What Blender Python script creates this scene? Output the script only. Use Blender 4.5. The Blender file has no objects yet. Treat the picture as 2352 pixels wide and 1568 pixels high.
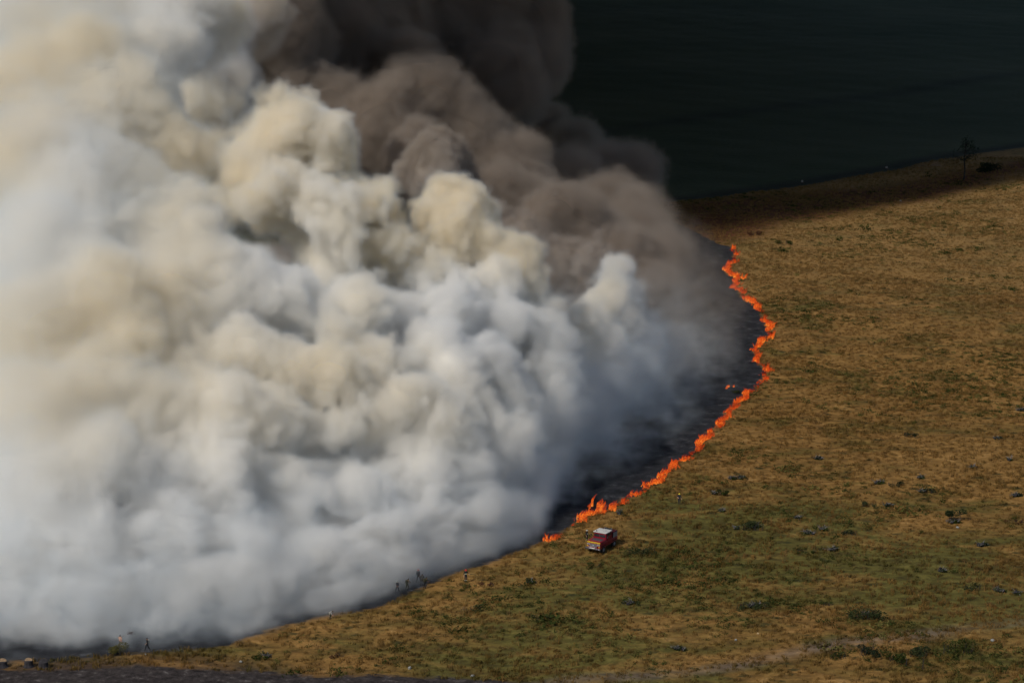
import bpy, bmesh, math, random
import numpy as np
from mathutils import Vector, Matrix

random.seed(7)
RNG = np.random.default_rng(7)
R = math.radians

# ------------------------------------------------------------------ camera, world, sun, exposure
scene = bpy.context.scene
C = scene.collection
FPX = 5202.0          # focal length in pixels of a 2352 px wide view of the photograph
CU, CV = 1176.0, 784.0
HC = 108.0            # camera height (aerial view from a hill or aircraft)
DEP = R(13.5)
cam_d = bpy.data.cameras.new("camera")
cam = bpy.data.objects.new("camera", cam_d)
C.objects.link(cam)
cam.location = (0, 0, HC)
cam.rotation_euler = (math.pi / 2 - DEP, 0, 0)
cam_d.sensor_width = 36.0
cam_d.lens = FPX / 2352.0 * 36.0
cam_d.clip_start = 1.0
cam_d.clip_end = 12000.0
scene.camera = cam

SUN = Vector((-0.50, -0.46, 0.72)).normalized()      # towards the sun
SUN_EL = math.asin(SUN.z)
world = bpy.data.worlds.new("World")
scene.world = world
world.use_nodes = True
wn = world.node_tree
wn.nodes.clear()
wo = wn.nodes.new("ShaderNodeOutputWorld")
wb = wn.nodes.new("ShaderNodeBackground")
sky = wn.nodes.new("ShaderNodeTexSky")
sky.sky_type = 'NISHITA'
sky.sun_disc = False
sky.sun_elevation = SUN_EL
sky.sun_rotation = math.atan2(SUN.x, SUN.y)
wb.inputs["Strength"].default_value = 0.075
wn.links.new(sky.outputs[0], wb.inputs[0])
wn.links.new(wb.outputs[0], wo.inputs[0])
sl = bpy.data.lights.new("sun", 'SUN')
sl.energy = 2.9
sl.angle = R(0.55)
sl.color = (1.0, 0.94, 0.85)
sun = bpy.data.objects.new("sun", sl)
C.objects.link(sun)
sun.location = (-300, 200, 400)
sun.rotation_euler = SUN.to_track_quat('Z', 'Y').to_euler()

vs = scene.view_settings
vs.view_transform = 'Standard'
vs.look = 'None'
vs.exposure = 0.0
vs.gamma = 1.0
vs.use_curve_mapping = False
cy = scene.cycles
cy.max_bounces = 14
cy.diffuse_bounces = 4
cy.volume_bounces = 9
cy.transparent_max_bounces = 12
cy.volume_step_rate = 2.5
cy.use_denoising = True
cy.use_adaptive_sampling = True
cy.adaptive_threshold = 0.06

# ------------------------------------------------------------------ picking places on the ground
_F = Vector((0, math.cos(DEP), -math.sin(DEP)))
_U = Vector((0, math.sin(DEP), math.cos(DEP)))


def ray(u, v):
    return _F + Vector((1, 0, 0)) * ((u - CU) / FPX) + _U * ((CV - v) / FPX)


def ground(u, v, z=0.0):
    d = ray(u, v)
    t = (z - HC) / d.z
    return Vector((d.x * t, d.y * t, z))


def at_depth(u, v, y):
    d = ray(u, v)
    t = y / d.y
    return Vector((d.x * t, y, HC + d.z * t))


# ------------------------------------------------------------------ helpers
def tag(o, label=None, cat=None, group=None, kind=None):
    if label: o["label"] = label
    if cat: o["category"] = cat
    if group: o["group"] = group
    if kind: o["kind"] = kind
    return o


def new_mat(name):
    m = bpy.data.materials.new(name)
    m.use_nodes = True
    m.node_tree.nodes.clear()
    return m, m.node_tree


class NT:
    """small helper for building node trees"""
    def __init__(self, tree):
        self.t = tree

    def n(self, typ, ins=None, **props):
        nd = self.t.nodes.new(typ)
        for k, v in props.items():
            setattr(nd, k, v)
        for k, v in (ins or {}).items():
            s = nd.inputs[k]
            if isinstance(v, bpy.types.NodeSocket):
                self.t.links.new(v, s)
            else:
                s.default_value = v
        return nd

    def math(self, op, a, b=None, c=None, clamp=False):
        nd = self.t.nodes.new("ShaderNodeMath")
        nd.operation = op
        nd.use_clamp = clamp
        for i, v in enumerate((a, b, c)):
            if v is None: continue
            if isinstance(v, bpy.types.NodeSocket): self.t.links.new(v, nd.inputs[i])
            else: nd.inputs[i].default_value = v
        return nd.outputs[0]

    def mix(self, f, a, b):
        nd = self.t.nodes.new("ShaderNodeMix")
        nd.data_type = 'RGBA'
        for s, v in ((nd.inputs[0], f), (nd.inputs[6], a), (nd.inputs[7], b)):
            if isinstance(v, bpy.types.NodeSocket): self.t.links.new(v, s)
            else: s.default_value = v if not isinstance(v, tuple) else (*v[:3], 1.0)
        return nd.outputs[2]

    def ramp(self, fac, stops, interp='LINEAR'):
        nd = self.t.nodes.new("ShaderNodeValToRGB")
        self.t.links.new(fac, nd.inputs[0])
        cr = nd.color_ramp
        cr.interpolation = interp
        while len(cr.elements) < len(stops): cr.elements.new(0.5)
        for e, (p, c) in zip(cr.elements, stops):
            e.position = p
            e.color = (*c, 1.0) if isinstance(c, tuple) else (c, c, c, 1.0)
        return nd.outputs[0]

    def noise(self, vec, scale, detail=3.0, rough=0.55, dist=0.0):
        return self.n("ShaderNodeTexNoise", {"Vector": vec, "Scale": scale, "Detail": detail, "Roughness": rough,
                                             "Distortion": dist}).outputs[0]

    def link(self, a, b):
        self.t.links.new(a, b)


#@@GROUND
# ------------------------------------------------------------------ the ground
def hfn(x, y):
    """gentle relief of the land in metres"""
    return (0.35 * np.sin(x * 0.043 + 1.3 * np.sin(y * 0.021)) + 0.3 * np.sin(y * 0.057 + 0.9 * np.sin(x * 0.033 + 2.0))
            + 0.12 * np.sin(x * 0.21 + 1.7 * np.sin(y * 0.13)) + 0.1 * np.sin(y * 0.27 + 1.1 * np.sin(x * 0.19)) - 0.1)


def on_ground(u, v):
    p = ground(u, v)
    for _ in range(4):
        p = ground(u, v, float(hfn(p.x, p.y)))
    return p


def gpts(uv):
    return np.array([(ground(u, v).x, ground(u, v).y) for u, v in uv])


def line_dist(px, py, pts):
    """distance of points to a polyline"""
    best = np.full(px.shape, 1e9)
    for (x0, y0), (x1, y1) in zip(pts[:-1], pts[1:]):
        dx, dy = x1 - x0, y1 - y0
        t = np.clip(((px - x0) * dx + (py - y0) * dy) / (dx * dx + dy * dy + 1e-9), 0, 1)
        best = np.minimum(best, np.hypot(px - x0 - t * dx, py - y0 - t * dy))
    return best


def in_poly(px, py, pts):
    c = np.zeros(px.shape, bool)
    n = len(pts)
    for i in range(n):
        x0, y0 = pts[i]; x1, y1 = pts[(i + 1) % n]
        if y0 == y1: continue
        hit = ((y0 > py) != (y1 > py)) & (px < (x1 - x0) * (py - y0) / (y1 - y0) + x0)
        c ^= hit
    return c


def smooth_mask(px, py, pts, w):
    """1 inside the polygon, 0 outside, blended over w metres"""
    d = line_dist(px, py, list(pts) + [pts[0]])
    sgn = np.where(in_poly(px, py, pts), 1.0, -1.0)
    return np.clip(0.5 + sgn * d / w, 0, 1)


FLAME_LINE = [(1684, 570), (1690, 592), (1668, 612), (1672, 632), (1694, 640), (1684, 658), (1706, 684), (1740, 712), (1758, 740), (1770, 772),
              (1742, 790), (1732, 812), (1742, 832), (1762, 852), (1744, 880), (1716, 900), (1684, 932), (1660, 962), (1640, 990),
              (1606, 1020), (1590, 1045), (1548, 1072), (1520, 1102), (1480, 1128), (1440, 1148), (1400, 1176), (1366, 1186),
              (1322, 1206), (1290, 1230), (1252, 1246)]
COLD_LINE = [(1180, 1268), (1130, 1292), (1060, 1308), (1000, 1332), (930, 1354), (860, 1386), (800, 1394), (730, 1408), (640, 1428),
             (560, 1458), (500, 1474), (380, 1487), (200, 1502), (100, 1513), (-120, 1524)]
BURNT = gpts(FLAME_LINE + COLD_LINE + [(-700, 1400), (-700, 500), (600, 380), (1300, 430), (1560, 520), (1640, 556)])
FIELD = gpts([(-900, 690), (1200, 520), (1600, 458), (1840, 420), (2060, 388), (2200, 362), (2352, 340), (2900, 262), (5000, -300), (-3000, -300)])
CHAR = gpts([(-300, 1532), (0, 1534), (120, 1538), (240, 1530), (330, 1522), (470, 1530), (600, 1530), (720, 1538), (850, 1538), (980, 1546), (1120, 1552), (1260, 1562),
             (1420, 1572), (1500, 1600), (1300, 1800), (-500, 1800)])
SINGED = gpts([(-300, 1508), (0, 1512), (120, 1508), (230, 1500), (300, 1506), (420, 1502), (560, 1512), (650, 1530), (800, 1540), (700, 1560), (-300, 1560)])
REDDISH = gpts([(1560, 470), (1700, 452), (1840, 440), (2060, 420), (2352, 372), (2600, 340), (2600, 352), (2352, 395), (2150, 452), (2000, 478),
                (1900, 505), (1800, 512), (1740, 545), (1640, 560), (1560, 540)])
GREENS = [gpts(p) for p in (
    [(1560, 1200), (1900, 1190), (2250, 1260), (2352, 1330), (2352, 1440), (2250, 1440), (2050, 1390), (1800, 1330), (1560, 1310)],
    [(1280, 1270), (1500, 1240), (1700, 1290), (1660, 1370), (1400, 1380), (1240, 1340)],
    [(1500, 1130), (1900, 1150), (2050, 1240), (1700, 1260), (1480, 1200)],
    [(2160, 1385), (2352, 1390), (2420, 1440), (2300, 1432)],
    [(1150, 1400), (1450, 1420), (1500, 1540), (1100, 1540)])]
TRACK = gpts([(1150, 1600), (1300, 1556), (1500, 1545), (1660, 1530), (1790, 1505), (1900, 1488), (2060, 1472), (2180, 1452), (2352, 1432), (2600, 1405)])
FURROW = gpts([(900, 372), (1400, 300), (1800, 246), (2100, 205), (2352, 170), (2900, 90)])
PLOUGHED_STRIP = gpts([(1300, 486), (1600, 452), (1840, 414), (2060, 382), (2200, 356), (2352, 334), (2900, 256)])  # dark ploughed strip along the field boundary

gxs = np.concatenate([[-8000, -3000, -1200, -600, -400, -300], np.arange(-240, 330, 1.1), [340, 380, 450, 600, 900, 1500, 3000, 8000]])
gys = np.concatenate([[-3000, -500, 0, 150, 220, 250], np.arange(262, 720, 1.1), np.arange(724, 1400, 5.0), [1500, 1800, 2500, 4000, 8000]])
GX, GY = np.meshgrid(gxs, gys, indexing='ij')
fade = np.clip((700 - np.abs(GX)) / 300, 0, 1)
GZ = hfn(GX, GY) * fade
nxg, nyg = GX.shape
cols = {
    "burnt": smooth_mask(GX, GY, BURNT, 4.0),
    "field": smooth_mask(GX, GY, FIELD, 5.0),
    "char": smooth_mask(GX, GY, CHAR, 4.0),
    "singed": smooth_mask(GX, GY, SINGED, 7.0),
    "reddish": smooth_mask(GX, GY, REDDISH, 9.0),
    "green": np.clip(sum(smooth_mask(GX, GY, p, 26.0) for p in GREENS), 0, 1),
    "track": np.clip(1 - line_dist(GX, GY, TRACK) / 2.6, 0, 1),
    "furrow": np.clip(1 - line_dist(GX, GY, FURROW) / 12.0, 0, 1) * 0.5 + np.clip(1 - line_dist(GX, GY, PLOUGHED_STRIP) / 7.0, 0, 1),
}
me = bpy.data.meshes.new("ground")
verts = np.stack([GX, GY, GZ], -1).reshape(-1, 3)
ii = np.arange(nxg * nyg).reshape(nxg, nyg)
quads = np.stack([ii[:-1, :-1], ii[1:, :-1], ii[1:, 1:], ii[:-1, 1:]], -1).reshape(-1, 4)
me.vertices.add(len(verts)); me.vertices.foreach_set("co", verts.astype(np.float32).ravel())
me.loops.add(quads.size); me.loops.foreach_set("vertex_index", quads.astype(np.int32).ravel())
me.polygons.add(len(quads)); me.polygons.foreach_set("loop_start", (np.arange(len(quads)) * 4).astype(np.int32))
me.polygons.foreach_set("loop_total", np.full(len(quads), 4, np.int32))
me.polygons.foreach_set("use_smooth", np.ones(len(quads), bool))
me.update()
for k, a in cols.items():
    at = me.attributes.new(k, 'FLOAT', 'POINT')
    at.data.foreach_set("value", a.astype(np.float32).ravel())
ground_ob = bpy.data.objects.new("ground", me)
C.objects.link(ground_ob)
tag(ground_ob, "dry brown moor grass with green flecks, blackened where the fire has passed", kind="structure")

def grass_colour(t, parts=False):
    P = t.n("ShaderNodeNewGeometry").outputs["Position"]
    A = lambda n: t.n("ShaderNodeAttribute", attribute_name=n).outputs["Fac"]
    # stretched a little along the wind, as combed grass
    mp = t.n("ShaderNodeMapping", {"Vector": P}); mp.inputs["Rotation"].default_value = (0, 0, R(12)); mp.inputs["Scale"].default_value = (0.62, 1.0, 1.0)
    W = mp.outputs[0]
    n_big = t.noise(P, 0.018, 3, 0.6)
    n_mid = t.noise(W, 0.11, 4, 0.6, 0.6)
    n_sml = t.noise(W, 0.62, 4, 0.62, 0.5)
    n_fin = t.noise(P, 3.0, 3, 0.6)
    dry = t.ramp(n_sml, [(0.28, (0.120, 0.068, 0.018)), (0.45, (0.210, 0.113, 0.032)), (0.60, (0.290, 0.160, 0.047)), (0.76, (0.385, 0.230, 0.085))])
    russet = t.ramp(n_sml, [(0.32, (0.095, 0.040, 0.012)), (0.6, (0.220, 0.098, 0.026)), (0.75, (0.30, 0.145, 0.045))])
    grs = t.ramp(n_sml, [(0.32, (0.036, 0.036, 0.010)), (0.55, (0.085, 0.088, 0.020)), (0.75, (0.140, 0.135, 0.036))])
    f_rus = t.ramp(t.math('ADD', t.math('MULTIPLY', n_mid, 0.6), t.math('MULTIPLY', n_big, 0.4)), [(0.44, 0.0), (0.58, 0.8)])
    c = t.mix(f_rus, dry, russet)
    py = t.n("ShaderNodeSeparateXYZ", {0: P}).outputs[1]
    near = t.n("ShaderNodeMapRange", {0: py, 1: 350.0, 2: 300.0, 3: 0.0, 4: 0.035}).outputs[0]
    gf = t.math('ADD', t.math('MULTIPLY_ADD', A("green"), 0.14, near), t.math('ADD', t.math('MULTIPLY', n_mid, 0.75), t.math('MULTIPLY', n_big, 0.25)))
    c = t.mix(t.ramp(gf, [(0.475, 0.0), (0.66, 0.85)]), c, grs)
    gold = t.n("ShaderNodeMapRange", {0: py, 1: 430.0, 2: 560.0, 3: 0.0, 4: 0.45}).outputs[0]
    c = t.mix(gold, c, (0.30, 0.19, 0.075))
    # dark little tussocks
    vor = t.n("ShaderNodeTexVoronoi", {"Vector": t.n("ShaderNodeMapping", {"Vector": W}).outputs[0], "Scale": 0.42}).outputs["Distance"]
    vd = t.math('ADD', vor, t.math('MULTIPLY', t.math('SUBTRACT', n_fin, 0.5), 0.35))
    tus = t.math('MULTIPLY', t.ramp(vd, [(0.13, 1.0), (0.30, 0.0)]), t.ramp(t.noise(P, 0.21, 2), [(0.42, 0.0), (0.56, 0.85)]))
    c = t.mix(tus, c, (0.026, 0.030, 0.010))
    c = t.mix(t.ramp(n_fin, [(0.35, 0.35), (0.6, 0.0)]), c, (0.05, 0.034, 0.014))

    return (c, P, W, n_mid, n_sml, n_fin) if parts else c


m_ground, nt = new_mat("moor")
t = NT(nt)
geo = t.n("ShaderNodeNewGeometry")
P = geo.outputs["Position"]
A = lambda n: t.n("ShaderNodeAttribute", attribute_name=n).outputs["Fac"]
c, P, W, n_mid, n_sml, n_fin = grass_colour(t, True)
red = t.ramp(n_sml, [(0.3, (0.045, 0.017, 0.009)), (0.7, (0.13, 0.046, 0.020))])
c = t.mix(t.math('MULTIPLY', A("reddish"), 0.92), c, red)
c = t.mix(t.math('MULTIPLY', A("singed"), t.ramp(n_mid, [(0.40, 0.4), (0.6, 0.95)])), c, t.ramp(n_sml, [(0.3, (0.030, 0.021, 0.019)), (0.7, (0.075, 0.048, 0.037))]))
edge = t.math('ADD', t.math('MULTIPLY', t.math('SUBTRACT', n_sml, 0.5), 1.0), t.math('MULTIPLY', t.math('SUBTRACT', n_mid, 0.5), 0.8))
bl = t.ramp(t.math('ADD', A("burnt"), edge), [(0.40, 0.0), (0.60, 1.0)])
bcol = t.ramp(t.noise(P, 0.45, 6, 0.7), [(0.34, (0.010, 0.011, 0.013)), (0.56, (0.026, 0.027, 0.031)), (0.72, (0.085, 0.085, 0.09))])
c = t.mix(bl, c, bcol)
cl = t.ramp(t.math('ADD', A("char"), t.math('MULTIPLY', edge, 1.0)), [(0.40, 0.0), (0.62, 1.0)])
ccol = t.ramp(t.noise(P, 0.9, 5, 0.7), [(0.36, (0.016, 0.013, 0.013)), (0.58, (0.046, 0.038, 0.036)), (0.74, (0.15, 0.135, 0.13))])
c = t.mix(cl, c, ccol)
tr = t.math('MULTIPLY', A("track"), t.ramp(n_mid, [(0.38, 0.15), (0.6, 0.9)]))
c = t.mix(tr, c, t.ramp(n_sml, [(0.3, (0.09, 0.065, 0.05)), (0.7, (0.22, 0.16, 0.125))]))
# the crop field beyond, with faint drill lines
wv = t.n("ShaderNodeMapping", {"Vector": P}); wv.inputs["Rotation"].default_value = (0, 0, R(-38)); wv.inputs["Scale"].default_value = (0.02, 0.22, 1)
fn = t.noise(wv.outputs[0], 1.0, 3, 0.6)
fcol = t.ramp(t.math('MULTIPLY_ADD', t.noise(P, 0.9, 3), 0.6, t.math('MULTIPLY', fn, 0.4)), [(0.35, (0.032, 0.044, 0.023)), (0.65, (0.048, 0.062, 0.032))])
fcol = t.mix(t.ramp(t.noise(P, 0.006, 2), [(0.35, 0.0), (0.6, 0.6)]), fcol, (0.072, 0.080, 0.044))  # thin haze over the field put into its colour as paler patches
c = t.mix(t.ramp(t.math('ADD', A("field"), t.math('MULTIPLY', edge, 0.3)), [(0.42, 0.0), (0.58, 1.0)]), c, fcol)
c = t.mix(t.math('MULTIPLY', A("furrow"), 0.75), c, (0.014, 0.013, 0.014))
bp = t.n("ShaderNodeBump", {"Strength": 0.9, "Distance": 0.35, "Height": t.math('ADD', n_sml, t.math('MULTIPLY', n_fin, 0.4))})
bs = t.n("ShaderNodeBsdfPrincipled", {"Base Color": c, "Roughness": 0.95, "Normal": bp.outputs[0]})
bs.inputs["Specular IOR Level"].default_value = 0.1
t.link(bs.outputs[0], t.n("ShaderNodeOutputMaterial").inputs[0])
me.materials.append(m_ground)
#@@END_GROUND
#@@OBJECTS
# ------------------------------------------------------------------ plain materials
def pmat(name, col, rough=0.8, var=0.25, scale=6.0, metal=0.0, col2=None, spec=0.3):
    m, nt = new_mat(name)
    t = NT(nt)
    tc = t.n("ShaderNodeTexCoord").outputs["Object"]
    n = t.noise(tc, scale, 4, 0.6)
    a = tuple(c * (1 - var) for c in col); b = col2 or tuple(min(1, c * (1 + var)) for c in col)
    bs = t.n("ShaderNodeBsdfPrincipled", {"Base Color": t.ramp(n, [(0.35, a), (0.65, b)]), "Roughness": rough, "Metallic": metal})
    bs.inputs["Specular IOR Level"].default_value = spec
    t.link(bs.outputs[0], t.n("ShaderNodeOutputMaterial").inputs[0])
    return m


M = {
    "red": pmat("red_paint", (0.20, 0.005, 0.016), 0.4, 0.12, 2.0),
    "dark_red": pmat("dark_red_paint", (0.06, 0.004, 0.008), 0.45, 0.2, 3.0),
    "white": pmat("white_paint", (0.46, 0.45, 0.42), 0.5, 0.08, 2.0),
    "yellow": pmat("yellow_reflector", (0.80, 0.55, 0.02), 0.5, 0.1),
    "black": pmat("black_rubber", (0.018, 0.018, 0.019), 0.85, 0.3),
    "glass": pmat("dark_glass", (0.02, 0.024, 0.028), 0.08, 0.1, spec=0.5),
    "steel": pmat("steel", (0.16, 0.15, 0.16), 0.35, 0.2, 3.0, metal=0.7),
    "grey": pmat("grey_metal", (0.20, 0.20, 0.21), 0.5, 0.2),
    "lamp": pmat("lamp_glass", (0.40, 0.39, 0.38), 0.15, 0.05, spec=0.5),
    "skin": pmat("skin", (0.46, 0.26, 0.18), 0.6, 0.1),
    "navy": pmat("navy_cloth", (0.018, 0.020, 0.030), 0.9, 0.3, 9.0),
    "blackcloth": pmat("black_cloth", (0.014, 0.014, 0.016), 0.9, 0.3, 9.0),
    "olive": pmat("olive_cloth", (0.055, 0.050, 0.026), 0.9, 0.3, 9.0),
    "greycloth": pmat("grey_cloth", (0.07, 0.066, 0.06), 0.9, 0.3, 9.0),
    "tan": pmat("tan_cloth", (0.28, 0.20, 0.12), 0.9, 0.2, 9.0),
    "whitecloth": pmat("white_cloth", (0.36, 0.35, 0.32), 0.9, 0.1, 9.0),
    "helmet_red": pmat("red_helmet", (0.60, 0.03, 0.03), 0.35, 0.05),
    "helmet_yellow": pmat("yellow_helmet", (0.85, 0.68, 0.06), 0.35, 0.05),
    "helmet_white": pmat("white_helmet", (0.34, 0.34, 0.31), 0.35, 0.05),
    "hair": pmat("dark_hair", (0.02, 0.015, 0.012), 0.8, 0.3),
    "reflect": pmat("reflective_band", (0.62, 0.66, 0.50), 0.4, 0.1),
    "deadwood": pmat("weathered_wood", (0.085, 0.078, 0.072), 0.9, 0.6, 1.4, col2=(0.25, 0.235, 0.22)),
    "darkwood": pmat("dark_wood", (0.030, 0.027, 0.030), 0.95, 0.5, 2.0),
    "cutwood": pmat("cut_wood", (0.24, 0.16, 0.09), 0.9, 0.25, 3.0),
    "stone": pmat("pale_stone", (0.24, 0.24, 0.22), 0.9, 0.3, 2.0),
    "stone_tan": pmat("tan_stone", (0.42, 0.30, 0.16), 0.9, 0.2, 2.0),
    "branch": pmat("scorched_branch", (0.22, 0.10, 0.05), 0.9, 0.3, 3.0),
    "bark": pmat("bark", (0.035, 0.030, 0.026), 0.95, 0.4, 3.0),
    "chrome": pmat("white_bar", (0.38, 0.37, 0.40), 0.3, 0.1),
}


def leaf_mat(name, a, b, scale=1.5):
    m, nt = new_mat(name)
    t = NT(nt)
    P = t.n("ShaderNodeNewGeometry").outputs["Position"]
    c = t.ramp(t.noise(P, scale, 3, 0.6), [(0.34, a), (0.66, b)])
    d = t.n("ShaderNodeBsdfDiffuse", {"Color": c})
    tr = t.n("ShaderNodeBsdfTranslucent", {"Color": c})
    mx = t.n("ShaderNodeMixShader", {0: 0.25, 1: d.outputs[0], 2: tr.outputs[0]})
    t.link(mx.outputs[0], t.n("ShaderNodeOutputMaterial").inputs[0])
    return m


M["leaf"] = leaf_mat("shrub_leaf", (0.022, 0.030, 0.008), (0.060, 0.072, 0.020))
M["leaf_blue"] = leaf_mat("grey_green_leaf", (0.022, 0.031, 0.012), (0.056, 0.068, 0.028))
M["leaf_pale"] = leaf_mat("yellow_green_leaf", (0.070, 0.068, 0.016), (0.16, 0.14, 0.045))
M["leaf_dark"] = leaf_mat("dark_leaf", (0.012, 0.019, 0.010), (0.030, 0.042, 0.022))
M["leaf_russet"] = leaf_mat("russet_leaf", (0.050, 0.024, 0.014), (0.12, 0.055, 0.03))


class MB:
    """collects shapes and links them as one mesh object"""
    def __init__(self):
        self.bm = bmesh.new()

    def box(self, c, s, rot=None, taper=None, bevel=0.0):
        r = bmesh.ops.create_cube(self.bm, size=1.0)
        vsx = r['verts']
        for v in vsx:
            v.co = Vector((v.co.x * s[0], v.co.y * s[1], v.co.z * s[2]))
            if taper and v.co.z > 0: v.co.x *= taper[0]; v.co.y *= taper[1]
        if bevel:
            ed = list({e for v in vsx for e in v.link_edges})
            g = bmesh.ops.bevel(self.bm, geom=ed, offset=bevel, segments=2, affect='EDGES', profile=0.6)
            vsx = list({v for f in g['faces'] for v in f.verts} | {v for v in vsx if v.is_valid})
        m = (rot or Matrix()).to_4x4()
        for v in vsx: v.co = m @ v.co + Vector(c)
        return self

    def rod(self, pts, rad, n=6):
        """tapered tube through points; rad a number or list"""
        if not hasattr(rad, '__len__'): rad = [rad] * len(pts)
        rings = []
        pts = [Vector(p) for p in pts]
        for i, p in enumerate(pts):
            d = (pts[min(i + 1, len(pts) - 1)] - pts[max(i - 1, 0)]).normalized()
            a = d.orthogonal().normalized(); b = d.cross(a)
            rings.append([self.bm.verts.new(p + (a * math.cos(2 * math.pi * k / n) + b * math.sin(2 * math.pi * k / n)) * rad[i]) for k in range(n)])
        for r0, r1 in zip(rings[:-1], rings[1:]):
            for k in range(n): self.bm.faces.new((r0[k], r0[(k + 1) % n], r1[(k + 1) % n], r1[k]))
        self.bm.faces.new(rings[0][::-1]); self.bm.faces.new(rings[-1])
        return self

    def disc(self, c, axis, rad, th, n=20, bevel=0.0):
        a = Vector(axis).normalized() * th / 2
        c = Vector(c)
        if bevel: return self.rod([c - a, c - a * (1 - bevel), c + a * (1 - bevel), c + a], [rad * 0.88, rad, rad, rad * 0.88], n)
        return self.rod([c - a, c + a], rad, n)

    def blob(self, c, s, sub=2, noise=0.15, seed=0):
        r = bmesh.ops.create_icosphere(self.bm, subdivisions=sub, radius=1.0)
        rr = random.Random(seed)
        ph = [rr.uniform(0, 6) for _ in range(6)]
        for v in r['verts']:
            p = v.co
            k = 1 + noise * (math.sin(p.x * 3.1 + ph[0]) + math.sin(p.y * 3.7 + ph[1]) + math.sin(p.z * 4.3 + ph[2]) + 0.6 * math.sin(p.x * 7 + p.y * 6 + ph[3]))
            v.co = Vector((p.x * s[0] * k + c[0], p.y * s[1] * k + c[1], p.z * s[2] * k + c[2]))
        return self

    def leaves(self, n, fn, size, rnd):
        """n small leaf faces at points fn() -> (position)"""
        for _ in range(n):
            p = Vector(fn())
            a = Vector((rnd.gauss(0, 1), rnd.gauss(0, 1), rnd.gauss(0, 0.7))).normalized() * size * rnd.uniform(0.6, 1.5)
            b = a.orthogonal().normalized() * size * rnd.uniform(0.35, 0.7)
            b = Matrix.Rotation(rnd.uniform(0, 6.3), 3, a.normalized()) @ b
            self.bm.faces.new([self.bm.verts.new(q) for q in (p - a, p + b, p + a, p - b)])
        return self

    def build(self, name, mat, parent=None, smooth=False):
        me = bpy.data.meshes.new(name)
        bmesh.ops.recalc_face_normals(self.bm, faces=self.bm.faces)
        self.bm.to_mesh(me); self.bm.free()
        if smooth:
            for p in me.polygons: p.use_smooth = True
        o = bpy.data.objects.new(name, me)
        C.objects.link(o)
        me.materials.append(mat if not isinstance(mat, str) else M[mat])
        if parent: o.parent = parent
        return o


def empty(name, loc, rz=0.0):
    o = bpy.data.objects.new(name, None)
    C.objects.link(o)
    o.location = loc
    o.rotation_euler = (0, 0, rz)
    o.empty_display_size = 0.3
    return o


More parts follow.
